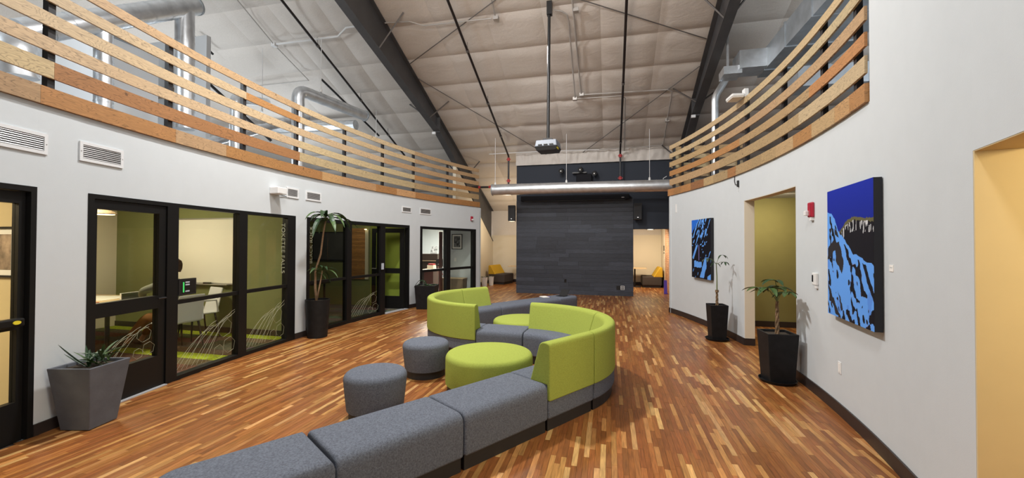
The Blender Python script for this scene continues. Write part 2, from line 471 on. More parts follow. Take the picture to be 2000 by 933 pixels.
def view_score(p):
    cx, cy = (p[0]+p[1])/2, (p[2]+p[3])/2
    fx, fy = -0.231, 0.973
    dep = cx*fx + cy*fy; lat = cx*fy - cy*fx
    if dep < 0.5: return -1
    u = 1000 + 800*lat/dep; v = 477 + 800*1.65/dep
    if v > 925 or u < 10 or u > 1760: return -1
    # hidden by the near benches
    if -2.5 < cx < 0.1 and 1.6 < cy < 4.8: 
        s = (cx+0.74)*0.545 + (cy-3.78)*0.839; q = (cx+0.74)*0.839 - (cy-3.78)*0.545
        if -0.75 < q < 0.32 and s < 1.2: return -1
    return (p[3]-p[2])/(dep*dep)
ranked = sorted(range(len(planks)), key=lambda i: -view_score(planks[i]))
near = set(i for i in ranked[:300] if view_score(planks[i]) > 0)
rest = MB()
for i, p in enumerate(planks):
    if i in near:
        m1 = MB(); plank_mb(m1, p); ob('plank', m1, 'floor_plank', fl)
    else: plank_mb(rest, p)
rp = ob('planks', rest, 'floor_plank', fl); rp['kind'] = 'stuff'

# ---- carpet in the rooms behind the left wall
cp = MB()
random.seed(5)
def left_x(y): return AP('L', max(-3.0, min(12.7, y)), -0.0).x
for yy0, yy1, tone in ((-3, 2.68, 'grey'), (2.68, 6.2, 'mix'), (6.2, 9.9, 'dark'), (9.9, 17.6, 'grey')):
    y = yy0
    while y < yy1 - 0.01:
        y2 = min(yy1, y + 0.25)
        xx = -14.0 - random.random()
        lim = min(left_x(y), left_x(y2)) - 0.005 if y2 < 12.7 else -5.0
        while xx < lim:
            x2 = min(lim, xx + 1.0)
            if tone == 'mix' and (y > 5.68 or (xx > -8 and 4.55 < y < 4.82 and xx < -6.2)):
                cp.cur = (0.30, 0.36, 0.03)
            elif tone == 'mix': cp.cur = tuple(c*random.uniform(.7, 1.25) for c in (0.115, 0.085, 0.062))
            elif tone == 'dark': cp.cur = tuple(c*random.uniform(.7, 1.25) for c in (0.10, 0.095, 0.09))
            else: cp.cur = tuple(c*random.uniform(.8, 1.2) for c in (0.16, 0.15, 0.14))
            cp.box((xx+.001, y+.001, -0.005), (x2-.001, y2-.001, 0.0))
            xx = x2
        y = y2
fr_ = struct(ob('floor_rooms', MB().box((-9.6, -0.4, -0.0058), (-5.6, 12.6, -0.0052)), 'shadow_gap'), 'streaky brown grey carpet with lime strips in the meeting rooms')
carpet = ob('carpet_tiles', cp, 'carpet', fr_); carpet['kind'] = 'stuff'

# ---- left curved wall with four glazed openings
OPEN_L = [(1.15, 2.472, 2.13), (2.888, 6.03, 2.13), (6.308, 9.629, 2.13), (10.06, 12.507, 2.13)]
WALL_TOP = 2.85
wl = MB(); y = -3.0
for a, b, zt in OPEN_L + [(12.674, 12.674, 0)]:
    arcbox(wl, 'L', y, a, 0, -T, 0, WALL_TOP)
    if b > a: arcbox(wl, 'L', a, b, 0, -T, zt, WALL_TOP)
    y = b
wall_left = struct(ob('wall_left', wl, 'wall_white'), 'white curved partition wall with black framed glazing')
bb = MB(); y = -3.0
for a, b, zt in OPEN_L + [(12.674, 12.674, 0)]:
    arcbox(bb, 'L', y, a, 0.0, 0.014, 0, 0.10); y = b
struct(ob('baseboard_left', bb, 'baseboard'))

# ---- right curved wall: low part with a corridor opening, tall part nearer the camera
wr = MB()
arcbox(wr, 'R', 7.485, 10.72, 0, -T, 0, WALL_TOP)
arcbox(wr, 'R', 5.754, 7.485, 0, -T, 2.385, WALL_TOP)
arcbox(wr, 'R', 3.99, 5.754, 0, -T, 0, WALL_TOP)
for ya, yb in ((2.626, 3.99),):
    arcbox(wr, 'R', ya, yb, 0, -0.2, 0, 8.6)
arcbox(wr, 'R', 1.25, 2.626, 0, -0.2, 2.145, 9.2)
arcbox(wr, 'R', -3.0, 1.25, 0, -0.2, 0, 9.2)
wr.box((1.45, 10.62, 0), (9.9, 10.76, WALL_TOP))
wall_right = struct(ob('wall_right', wr, 'wall_white'), 'white curved wall with corridor openings and paintings')
bb = MB()
for a, b in ((7.485, 10.72), (2.626, 5.754), (-3, 1.25)): arcbox(bb, 'R', a, b, 0.0, 0.014, 0, 0.115)
p = AP('R', 7.485); 
bb.box((p.x - 0.005, 7.471, 0), (p.x + 0.155, 7.486, 0.115))
struct(ob('baseboard_right', bb, 'baseboard'))
# cream reveals of the corridor openings
rv = MB()
p = AP('R', 7.485); rv.box((p.x + 0.001, 7.479, 0.115), (p.x + 0.152, 7.487, 2.385))
arcbox(rv, 'R', 5.76, 7.478, -0.002, -T, 2.379, 2.387)
struct(ob('trim_1', rv, 'reveal_cream_lit'), 'cream reveal of the corridor opening')
p = AP('R', 2.626)
rv = arcbox(MB(), 'R', 2.614, 2.628, -0.001, -0.203, 0, 2.145, 1); rv.box((p.x+.18, 2.566, 0), (5.2, 2.60, 2.145))
arcbox(rv, 'R', 1.27, 2.62, -0.002, -0.2, 2.139, 2.147)
struct(ob('trim_2', rv, 'cream'), 'cream reveal of the nearer opening')
# corridor behind the right wall
c = MB().box((2.0, 9.28, 0), (5.2, 9.4, 2.6)); struct(ob('wall_corridor_end', c, 'olive'), 'olive painted corridor end wall')
struct(ob('baseboard_corridor', MB().box((2.3, 9.264, 0), (5.2, 9.282, 0.115)), 'baseboard'))
c = MB().box((5.2, 1.0, 0), (5.3, 9.4, 2.6)); c.box((2.05, 2.63, 0), (5.2, 2.72, 2.6)); c.box((2.2, 0.2, 0), (5.2, 0.3, 2.6)); c.box((5.2, 0.2, 0), (5.3, 2.0, 2.6))
struct(ob('wall_corridor_side', c, 'cream'))

# ---- mezzanine decks (also ceilings of the rooms below)
def deck(side, y0, y1, xo, z0, z1):
    n = 24; poly = [(AP(side, y0 + (y1-y0)*i/n, -0.10).x, AP(side, y0 + (y1-y0)*i/n, -0.10).y) for i in range(n+1)]
    poly += [(xo, poly[-1][1]), (xo, poly[0][1])]
    return MB().prism(poly, z0, z1)
struct(ob('ceiling_left_rooms', deck('L', -3, 12.66, -14.4, 2.70, 2.845), 'drywall_grey'), 'mezzanine deck above the meeting rooms')
struct(ob('ceiling_right_corridor', deck('R', 3.9, 10.7, 9.9, 2.60, 2.845), 'drywall_grey'), 'mezzanine deck above the corridor')
struct(ob('ceiling_corridor_near', MB().box((2.1, 0.2, 2.60), (5.3, 3.9, 2.75)), 'drywall_grey'))

# ---- rooms behind the left wall
r = MB(); r.box((-9.76, 6.18, 0), (-5.38, 6.28, 2.7)); struct(ob('wall_meeting_far', r, 'sage'), 'sage green meeting room wall')
r = MB(); r.box((-9.76, 2.73, 0), (-9.64, 6.18, 2.7)); struct(ob('wall_meeting_side', r, 'warm_white'))
r = MB(); r.box((-9.7, 2.63, 0), (-5.03, 2.73, 2.7)); r.box((-9.7, -0.4, 0), (-9.6, 2.63, 2.7)); r.box((-9.7, -0.5, 0), (-5.0, -0.4, 2.7))
struct(ob('wall_office', r, 'cream'), 'cream wall of the lit office')
struct(ob('baseboard_meeting', MB().box((-9.64, 6.165, 0), (-5.45, 6.18, 0.10)), 'baseboard'))
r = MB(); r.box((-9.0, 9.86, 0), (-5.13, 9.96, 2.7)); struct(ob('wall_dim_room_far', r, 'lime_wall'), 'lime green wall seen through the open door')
r = MB(); r.box((-9.1, 6.28, 0), (-9.0, 9.96, 2.7)); struct(ob('wall_dim_room_side', r, 'sage'))
r = MB(); r.box((-5.5, 13.0, 0), (-4.16, 13.015, 2.85)); r.box((-10, 17.5, 0), (-5.16, 17.6, 3.1)); r.box((-10.1, 9.96, 0), (-10, 17.6, 2.85)); r.box((-9.1, 9.961, 0), (-5.1, 9.975, 2.7))
struct(ob('wall_open_office', r, 'wall_white'))
struct(ob('ceiling_open_office', MB().box((-10, 12.67, 2.72), (-5.17, 17.5, 2.80)), 'drywall_grey'))

# ---- stage wall, nooks, far wall
st = MB(); st.box((-3.09, 13.68, 0), (0.75, 13.98, 4.36)); st.box((0.75, 13.68, 2.155), (2.4, 13.98, 4.36))
wall_stage = struct(ob('wall_stage', st, 'bulkhead_black'), 'tall black stage wall clad in dark stained boards')
random.seed(21)
z = 0.0; row = 0
while z < 3.0:
    h = 0.136; x = -3.09 - (0.0 if row == 0 else random.random()*0.0)
    xs = [-3.09]; 
    while xs[-1] < 0.75 - 0.6: xs.append(min(0.75, xs[-1] + random.choice((0.7, 1.0, 1.35, 1.7))*random.uniform(.85, 1.15)))
    if xs[-1] < 0.75: xs[-1] = 0.75
    for a, b in zip(xs, xs[1:]):
        k = random.uniform(0.75, 1.3); m1 = MB(); m1.cur = (0.038*k, 0.044*k, 0.060*k)
        pr = random.uniform(0.0, 0.004)
        m1.box((a+.0015, 13.652-pr, z+.0015), (b-.0015, 13.681, z+h-.0015)); ob('board', m1, 'stage_board', wall_stage)
    z += h; row += 1
far = MB().box((-5.15, 17.58, 0), (2.2, 17.7, 2.05)); struct(ob('wall_far', far, 'warm_white'), 'cream far wall of the seating nooks')
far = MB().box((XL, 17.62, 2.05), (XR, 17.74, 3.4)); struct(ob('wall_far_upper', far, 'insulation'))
nk = MB(); nk.sweep([[(-5.16, y, 0), (-5.05, y, 0), (-5.05, y, z), (-5.16, y, z)] for y, z in ((13.02, 4.3), (15.4, 2.95), (17.6, 1.78))]); struct(ob('wall_nook_left', nk, 'warm_white'))
nk = MB(); nk.box((2.05, 16.4, 0), (2.15, 17.6, 3.3)); struct(ob('wall_nook_right', nk, 'warm_white'))
random.seed(3)
nkw = sgroup('wall_nook_brick', (2.07, 15.2, 0), 'pinkish brick strip beside the right nook')
z = 0
while z < 2.3:
    y = 13.99 + (0.11 if int(z/0.075) % 2 else 0)
    while y < 16.35:
        m1 = MB(); k = random.uniform(.8, 1.15); m1.cur = (0.46*k, 0.24*k, 0.14*k)
        m1.box((2.05, y, z+.004), (2.11, min(16.39, y+0.21), z+0.071)); ob('brick', m1, 'slat_wood', nkw); y += 0.22
    z += 0.075
ob('mortar', MB().box((2.06, 13.98, 0), (2.14, 16.4, 2.4)), 'warm_white', nkw)
bb = MB(); bb.box((-5.05, 17.565, 0), (2.05, 17.582, 0.12)); bb.box((-5.052, 13.1, 0), (-5.035, 17.58, 0.12))
struct(ob('baseboard_far', bb, 'baseboard'))
# outer shell
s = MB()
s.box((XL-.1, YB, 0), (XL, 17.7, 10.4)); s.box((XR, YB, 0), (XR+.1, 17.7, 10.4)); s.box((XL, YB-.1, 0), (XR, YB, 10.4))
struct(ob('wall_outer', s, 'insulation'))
# ---- roof: sloping insulation blankets, quilted panels
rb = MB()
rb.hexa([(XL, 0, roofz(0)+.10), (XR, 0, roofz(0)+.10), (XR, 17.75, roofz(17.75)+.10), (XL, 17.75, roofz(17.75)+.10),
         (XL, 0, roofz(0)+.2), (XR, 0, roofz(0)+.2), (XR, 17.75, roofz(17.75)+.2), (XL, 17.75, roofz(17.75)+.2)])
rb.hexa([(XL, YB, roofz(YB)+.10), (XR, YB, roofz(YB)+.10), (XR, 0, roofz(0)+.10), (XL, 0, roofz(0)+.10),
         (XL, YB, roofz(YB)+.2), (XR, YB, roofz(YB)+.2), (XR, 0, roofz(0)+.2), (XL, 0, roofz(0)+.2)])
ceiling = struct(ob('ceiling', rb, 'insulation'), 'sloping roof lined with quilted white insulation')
PXW, PYL = 1.245, 0.98
def panel_mesh(seed):
    n = 8; v = []; f = []
    for j in range(n+1):
        for i in range(n+1):
            a, b = i/n, j/n
            ex = min(a, 1-a); ey = min(b, 1-b)
            sag = 0.058*(1 - (1-min(1, ey/0.20))**2.2)*(0.35 + 0.65*(1-(1-min(1, ex/0.14))**2))
            wr_ = 0.011*mnoise.noise((a*3+seed*7, b*5, seed)) + 0.006*mnoise.noise((a*9, b*3+seed*3, seed*2))
            e = 1 if (0 < i < n and 0 < j < n) else 0
            v.append(((a-.5)*PXW, (b-.5)*PYL, -sag - wr_*e))
    for j in range(n):
        for i in range(n): f.append((j*(n+1)+i, j*(n+1)+i+1, (j+1)*(n+1)+i+1, (j+1)*(n+1)+i))
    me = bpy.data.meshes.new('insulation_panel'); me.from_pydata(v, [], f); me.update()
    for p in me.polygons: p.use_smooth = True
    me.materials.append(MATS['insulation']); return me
pm = [panel_mesh(s) for s in range(6)]
rot = Matrix.Rotation(-math.atan(0.40), 4, 'X')
random.seed(8)
ny = 15; y0 = 4.15; plan = PYL*math.cos(math.atan(.40))
for i in range(-8, 8):
    for j in range(ny):
        xc = -0.81 + 1.245*i ; yc = y0 + plan*(j+.5)
        if xc < XL+.4 or xc > XR-.4: continue
        me = random.choice(pm)
        o = bpy.data.objects.new('insulation_panel', me); col.objects.link(o); o.parent = ceiling
        o.matrix_local = Matrix.Translation((xc, yc, roofz(yc)+0.055)) @ rot
# crinkled skirt between roof and stage wall
sk = MB(); n = 120; m = 10; vs = []; fs = []
for j in range(m+1):
    for i in range(n+1):
        a, b = i/n, j/m
        x = -3.1 + 5.2*a; z = 4.33 + 0.50*b
        d = 0.05*mnoise.noise((a*26, b*1.6, 1.3)) + 0.05*mnoise.noise((a*50, b*2.5+a*9, 4.7)) + 0.02*math.sin(b*PI)
        vs.append((x, 13.60 - d*(0.35+b*(1-b)*3), z))
for j in range(m):
    for i in range(n): fs.append((j*(n+1)+i, j*(n+1)+i+1, (j+1)*(n+1)+i+1, (j+1)*(n+1)+i))
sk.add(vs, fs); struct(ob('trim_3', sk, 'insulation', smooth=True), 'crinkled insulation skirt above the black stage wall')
# ================================================================== GLAZING in the left wall
def seg_on(side, y0, y1, o0, o1, z0, z1):
    return arcbox(MB(), side, y0, y1, o0, o1, z0, z1, n=max(1, int((y1-y0)/.4)))
def member(name, par, y0, y1, z0, z1, o0=-0.10, o1=0.006, m='frame_black'):
    return ob(name, seg_on('L', y0, y1, o0, o1, z0, z1), m, par)
def pane(par, y0, y1, z0, z1, m='glass', off=-0.045):
    return ob('pane', seg_on('L', y0, y1, off-.004, off+.004, z0, z1), m, par)
def etched(par, y0, y1, z0, z1, seed, n=9, m='etch'):
    """thin etched arcs and a few faceted cells on the lower glass"""
    rnd = random.Random(seed); mb = MB()
    def pt(a, b): return AP('L', y0 + (y1-y0)*a, -0.039, z0 + (z1-z0)*b)
    def line(pts): mb.tube([pt(*p) for p in pts], 0.0020, 4)
    for k in range(n):
        a0 = -.04 + 0.075*k; L = rnd.uniform(.45, .75)
        pts = []
        for t in range(9):
            s = t/8; pts.append((max(.01, min(.98, a0 + L*s)), max(.02, min(.97, 0.05 + (0.50 + 0.03*k)*math.sin(s*1.5)))))
        line(pts)
    for cx, cy, r_ in ((.80, .50, .13), (.88, .20, .11), (.70, .14, .09)):
        pts = [(min(.985, max(.01, cx + r_*math.cos(q*PI/3+.3)*1.0)), max(.01, min(.98, cy + r_*1.2*math.sin(q*PI/3+.3)))) for q in range(7)]
        line(pts)
    return ob('etched_pattern', mb, m, par)
def text_on_glass(par, body, y, zc, size, up, off=-0.036):
    cu = bpy.data.curves.new('lettering', 'FONT'); cu.body = body; cu.size = size; cu.extrude = 0.0012
    cu.align_x = 'CENTER'; cu.align_y = 'CENTER'; cu.space_character = 1.08
    tmp = bpy.data.objects.new('lettering', cu); col.objects.link(tmp)
    dg = bpy.context.evaluated_depsgraph_get()
    me = bpy.data.meshes.new_from_object(tmp.evaluated_get(dg)); bpy.data.objects.remove(tmp); bpy.data.curves.remove(cu)
    M = wall_frame('L', y, zc, off) @ Matrix.Rotation(PI/2 if up else -PI/2, 4, 'Z')
    me.transform(M); me.materials.clear(); me.materials.append(MATS['letter'])
    return ob('lettering', me, None, par)

# office door at the very left (door_1), its frame
d1 = sgroup('door_1', AP('L', 2.0), 'black framed glass office door at the left edge')
member('jamb', d1, 2.43, 2.472, 0, 2.13); member('head', d1, 1.15, 2.43, 2.085, 2.13); member('jamb', d1, 1.15, 1.2, 0, 2.085)
member('stile', d1, 2.375, 2.42, 0, 2.08, -0.085, -0.03); member('stile', d1, 1.21, 1.30, 0, 2.08, -0.085, -0.03)
member('rail', d1, 1.30, 2.375, 1.98, 2.08, -0.085, -0.03); member('rail', d1, 1.30, 2.375, 0.93, 0.985, -0.085, -0.03); member('rail', d1, 1.30, 2.375, 0, 0.33, -0.085, -0.03)
pane(d1, 1.30, 2.375, 0.985, 1.98, off=-.06); pane(d1, 1.30, 2.375, 0.33, 0.93, off=-.06)
hb = ob('push_bar', seg_on('L', 1.35, 2.37, -0.03, 0.045, 0.965, 1.03), 'frame_black', d1, bevel=.01)
mk = MB(); mk.lathe([(0, -.004), (.028, -.004), (.028, .004), (0, .004)], 16, cap=False)
M = wall_frame('L', 2.31, 1.0, 0.049); ob('tag', place(mk, M @ Matrix.Scale(0.55, 4, (0, 1, 0))), 'yellow_tag', hb)

# meeting room glazing (window_1) with its door (door_2)
w1 = sgroup('window_1', AP('L', 5.0), 'black framed meeting room glazing with etched lines')
member('jamb', w1, 2.888, 2.945, 0, 2.13); member('head', w1, 2.945, 5.92, 2.085, 2.13)
member('mullion', w1, 3.745, 3.893, 0, 2.085); member('mullion', w1, 4.85, 5.0, 0, 2.085); member('jamb', w1, 5.845, 6.03, 0, 2.13)
for a, b in ((3.893, 4.85), (5.0, 5.845)):
    member('sill', w1, a, b, 0, 0.05); member('rail', w1, a, b, 0.912, 0.962, -0.08, -0.01)
    pu = pane(w1, a, b, 0.962, 2.085); plo = pane(w1, a, b, 0.05, 0.912)
    etched(plo, a, b, 0.05, 0.912, int(a*10), 8 if a < 4.5 else 8)
    if a > 4.5: text_on_glass(pu, 'TOKETEE FALLS', 5.785, 1.575, 0.112, up=False)
d2 = sgroup('door_2', AP('L', 3.3), 'black glass door of the meeting room')
member('stile', d2, 2.95, 2.985, 0, 2.08, -0.08, -0.01); member('stile', d2, 3.655, 3.74, 0, 2.08, -0.08, -0.01)
member('rail', d2, 2.985, 3.655, 1.99, 2.08, -0.08, -0.01); member('rail', d2, 2.985, 3.655, 0.905, 1.05, -0.08, -0.01); member('rail', d2, 2.985, 3.655, 0.012, 0.36, -0.08, -0.01)
pane(d2, 2.985, 3.655, 1.05, 1.99); plo = pane(d2, 2.985, 3.655, 0.36, 0.905); etched(plo, 2.985, 3.655, 0.36, 0.905, 77, 6)
hd = MB(); M = wall_frame('L', 3.70, 1.02, -0.01)
hd.tube([(0, 0, 0), (0, 0, .05), (-.10, 0, .055)], .010, 8); ob('handle', place(hd, M), 'steel_black', d2)
struct(ob('trim_4', seg_on('L', 2.95, 3.745, -0.1, 0.03, 0, 0.010), 'concrete_sill'))

# second room glazing (window_2) and its open door (door_3)
w2 = sgroup('window_2', AP('L', 7.5), 'black framed glazing of the dim second room')
member('jamb', w2, 6.308, 6.385, 0, 2.13); member('head', w2, 6.385, 9.57, 2.06, 2.13)
member('mullion', w2, 7.44, 7.585, 0, 2.06); member('post', w2, 8.545, 8.715, 0, 2.06); member('jamb', w2, 9.57, 9.629, 0, 2.13)
for a, b in ((6.385, 7.44), (7.585, 8.545)):
    member('sill', w2, a, b, 0, 0.07); member('rail', w2, a, b, 0.915, 0.965, -0.08, -0.01)
    pu = pane(w2, a, b, 0.965, 2.06, 'glass_tinted'); plo = pane(w2, a, b, 0.07, 0.915, 'glass_tinted')
    if a > 7: etched(plo, a, b, 0.07, 0.75, 31, 7)
    else: text_on_glass(pu, 'BLACK ROCK', 6.47, 1.63, 0.106, up=True)
rs = MB(); M = wall_frame('L', 8.60, 1.13, 0.012); rs.box((-.055, -.085, -.006), (.055, .085, .012)); rs = ob('room_panel', place(rs, M), 'black_plastic', w2)
rs2 = MB().box((-.045, -.072, .012), (.045, .072, .0135)); ob('screen', place(rs2, M), 'screen_text', rs)
struct(ob('trim_5', seg_on('L', 8.72, 9.57, -0.12, 0.03, 0, 0.010), 'concrete_sill'))
d3 = sgroup('door_3', (-5.05, 9.53, 0), 'black glass door standing open into the second room')
def leafbox(x0, x1, z0, z1, m='frame_black', name='rail', t=.022, par=None):
    return ob(name, MB().box((x0, 9.53-t, z0), (x1, 9.53+t, z1)), m, par or d3)
leafbox(-5.20, -5.09, 0.01, 2.05, name='stile'); leafbox(-6.0, -5.90, 0.01, 2.05, name='stile')
leafbox(-5.90, -5.20, 1.94, 2.05); leafbox(-5.90, -5.20, 0.90, 1.03); leafbox(-5.90, -5.20, 0.01, 0.32)
leafbox(-5.90, -5.20, 1.03, 1.94, 'glass', 'pane', .004); leafbox(-5.90, -5.20, 0.32, 0.90, 'glass', 'pane', .004)
ob('handle', MB().tube([(-5.95, 9.508, 1.02), (-5.95, 9.45, 1.02), (-5.83, 9.45, 1.02)], .010, 8), 'alu', d3)

# third glazing (window_3)
w3 = sgroup('window_3', AP('L', 11.3), 'black framed glazing of the bright open office')
member('jamb', w3, 10.06, 10.15, 0, 2.13); member('head', w3, 10.15, 12.40, 2.06, 2.13)
member('mullion', w3, 11.18, 11.35, 0, 2.06); member('jamb', w3, 12.38, 12.507, 0, 2.13)
for a, b in ((10.15, 11.18), (11.35, 12.38)):
    member('sill', w3, a, b, 0, 0.07); member('rail', w3, a, b, 0.885, 0.955, -0.08, -0.01)
    pane(w3, a, b, 0.955, 2.06); pane(w3, a, b, 0.07, 0.885)
# ================================================================== MEZZANINE RAILINGS
ROWS = [(3.10, 3.25), (3.33, 3.45), (3.55, 3.67), (3.77, 3.875), (3.975, 4.075)]
PALE, TAN, ORANGE, DEEP = (0.47, 0.352, 0.20), (0.39, 0.26, 0.132), (0.38, 0.185, 0.064), (0.30, 0.14, 0.054)
def vary(c, s=0.08):
    k = 1 + random.uniform(-s, s); return tuple(max(0.01, x*k*(1+random.uniform(-.03, .03))) for x in c)
random.seed(17)
def railing(side, label, y0, y1, pieces, posts, fascia_len, cap):
    ymid = (y0+y1)/2
    t = thing('mezzanine_railing', label, 'railing', AP(side, ymid, 0, 2.85))
    for (za, zb), segs in zip(ROWS, pieces):
        for a, b, c in segs:
            m1 = MB(); m1.cur = vary(c); arcbox(m1, side, a+.001, b-.001, 0.0, 0.022, za, zb); ob('slat', m1, 'ply', t)
    y = y0 - 0.0
    while y < y1 - 0.01:
        L = random.uniform(*fascia_len); b = min(y1 + cap, y + L)
        if y1 + cap - b < 0.15: b = y1 + cap
        m1 = MB(); m1.cur = vary(random.choice((DEEP, ORANGE, TAN, ORANGE, (0.47, 0.27, 0.12))), .12)
        arcbox(m1, side, y+.001, b-.001, -0.02, 0.030, 2.852, 3.01); ob('fascia_board', m1, 'ply', t); y = b
    for y in posts:
        M = wall_frame(side, y, 2.846, -0.03)
        ob('post', place(MB().box((-.03, 0, -.025), (.03, 1.235, .025)), M), 'steel_black', t)
    return t
LJ = [-2.5, 2.57, 6.09, 9.8, 12.62]
piecesL = [
    [(-2.5, 2.57, PALE), (2.57, 6.09, DEEP), (6.09, 9.8, PALE), (9.8, 12.62, TAN)],
    [(-2.5, 6.09, PALE), (6.09, 9.8, PALE), (9.8, 12.62, ORANGE)],
    [(-2.5, 6.09, PALE), (6.09, 8.63, PALE), (8.63, 12.62, TAN)],
    [(-2.5, 4.93, PALE), (4.93, 6.09, ORANGE), (6.09, 9.8, PALE), (9.8, 12.62, TAN)],
    [(-2.5, 6.09, TAN), (6.09, 9.8, PALE), (9.8, 12.62, TAN)]]
railing('L', 'pale plywood slat railing curving above the left glazed wall', -2.5, 12.66, piecesL,
        (1.2, 2.57, 3.77, 4.93, 6.06, 7.37, 8.63, 9.8, 11.23), (0.55, 1.5), 0.0)
piecesR = [
    [(4.02, 5.6, PALE), (5.6, 8.4, TAN), (8.4, 10.66, TAN)],
    [(4.02, 5.3, ORANGE), (5.3, 7.6, TAN), (7.6, 10.66, ORANGE)],
    [(4.02, 6.3, TAN), (6.3, 8.6, TAN), (8.6, 10.66, TAN)],
    [(4.02, 7.42, PALE), (7.42, 10.66, PALE)],
    [(4.02, 7.42, PALE), (7.42, 10.66, PALE)]]
railing('R', 'orange plywood slat railing curving above the right white wall', 4.0, 10.70, piecesR,
        (10.54, 9.69, 8.63, 7.42, 6.15, 5.04, 4.28), (0.28, 0.62), 0.03)
# straight return of the right railing
t = thing('mezzanine_railing', 'straight slat railing behind the far end of the right railing', 'railing', (2.3, 10.78, 2.85))
for za, zb in ROWS[:5]:
    for a, b in ((1.50, 2.3), (2.3, 3.1)):
        m1 = MB(); m1.cur = vary(random.choice((PALE, TAN))); m1.box((a+.002, 10.76, za), (b-.002, 10.782, zb)); ob('slat', m1, 'ply', t)
for xx in (1.75, 2.4, 3.0): ob('post', MB().box((xx-.025, 10.71, 2.846), (xx+.025, 10.76, 4.08)), 'steel_black', t)
# ================================================================== STEEL FRAMES
def roof_beam(label, X, sgn, braces):
    t = thing('roof_beam', label, 'beam', (X, 17.3, 0))
    ys = [3.2, 6.9, 11.6, 13.0, 15.4, 17.55]; zb = [7.45, 6.42, 5.10, 4.45, 2.97, 1.80]
    web = MB(); rings = []
    for y, z in zip(ys, zb): rings.append([(X-.006, y, z), (X+.006, y, z), (X+.006, y, roofz(y)-.03), (X-.006, y, roofz(y)-.03)])
    web.sweep(rings); ob('web', web, 'steel_dark', t)
    fl_ = MB(); fl_.sweep([[(X-.10, y, z-.014), (X+.10, y, z-.014), (X+.10, y, z), (X-.10, y, z)] for y, z in zip(ys, zb)]); ob('bottom_flange', fl_, 'steel_dark', t)
    fl_ = MB(); fl_.sweep([[(X-.10, y, roofz(y)-.04), (X+.10, y, roofz(y)-.04), (X+.10, y, roofz(y)-.02), (X-.10, y, roofz(y)-.02)] for y in ys]); ob('top_flange', fl_, 'steel_dark', t)
    ob('splice_plate', MB().box((X-.10, 11.585, 5.06), (X+.10, 11.615, roofz(11.6)-.03)), 'steel_dark', t)
    ob('bracket', MB().box((X-.12, 11.50, 4.99), (X-.02, 11.56, 5.06)), 'white_metal', t)
    for y in braces:
        for s in (-1, 1):
            f = (y - ys[0])/(ys[-1]-ys[0])
            import bisect
            k = max(0, bisect.bisect(ys, y)-1); zz = zb[k] + (zb[k+1]-zb[k])*(y-ys[k])/(ys[k+1]-ys[k])
            ob('flange_brace', MB().tube([(X + s*0.02, y, zz+.06), (X + s*0.62, y+.02, roofz(y)-.02)], .020, 4), 'rod_grey', t)
    return t
roof_beam('dark tapered steel roof beam above the left railing', -5.12, 1, (8.3, 11.0, 13.9))
roof_beam('dark tapered steel roof beam above the right railing', 2.22, -1, (8.6, 11.2, 13.5))
# ================================================================== PIPES, DUCTS, CONDUITS
def rp(x, y, off): return Vector((x, y, roofz(y) - off))
def sprinkler(label, X, y0, y1, drop, couplings):
    t = thing('sprinkler_pipe', label, 'pipe', (X, y1, roofz(y1)-.25))
    ob('pipe', MB().tube([rp(X, y0, .25), rp(X, y1, .25)], .030, 10), 'pipe_black', t, smooth=True, angle=50)
    for y in couplings:
        d = Vector((0, 1, -.40)).normalized(); c = rp(X, y, .25)
        cl = ob('clamp', MB().tube([c - d*.03, c + d*.03], .040, 10), 'rod_grey', t)
        ob('hanger', MB().tube([c, rp(X, y-.02, .06)], .006, 5), 'rod_grey', cl)
    if drop:
        a = rp(X, y1, .25)
        ob('drop', MB().tube([a, (X, y1+.02, a.z-.06), (X, y1+.02, drop)], .030, 10), 'pipe_black', t)
        for zz in (a.z-.12, drop+.16):
            cp_ = ob('coupling', MB().lathe([(.0, -.05), (.047, -.05), (.047, -.02), (.038, -.015), (.038, .015), (.047, .02), (.047, .05), (0, .05)], 14, (X, y1+.02, zz), cap=False), 'red_paint', t)
            ob('bolt', MB().box((X-.075, y1, zz-.012), (X+.075, y1+.03, zz+.012)), 'red_paint', cp_)
    return t
sprinkler('black sprinkler pipe left of the projector pole', -3.29, 3.5, 13.30, 3.62, (9.2, 10.9, 12.3))
sprinkler('black sprinkler pipe right of the projector pole', 0.34, 3.5, 13.38, 3.60, (7.6, 10.6, 12.9))
sprinkler('black sprinkler pipe running above the left mezzanine', -6.95, 3.5, 13.0, None, (8.6, 10.4, 11.9))
t = thing('sprinkler_main', 'horizontal black sprinkler main behind the silver duct', 'pipe', (-0.8, 13.35, 3.55))
ob('pipe', MB().tube([(-4.6, 13.36, 3.60), (2.2, 13.36, 3.56)], .036, 12), 'pipe_black', t)
for xx in (-4.32, -3.95, -3.70):
    ob('coupling', MB().tube([(xx-.035, 13.36, 3.60), (xx+.035, 13.36, 3.60)], .046, 12), 'red_paint', t)
for xx in (1.62,):
    h = ob('sprinkler_head', MB().tube([(xx, 13.36, 3.58), (xx, 13.34, 3.70), (xx+.10, 13.34, 3.76)], .012, 6), 'white_metal', t)

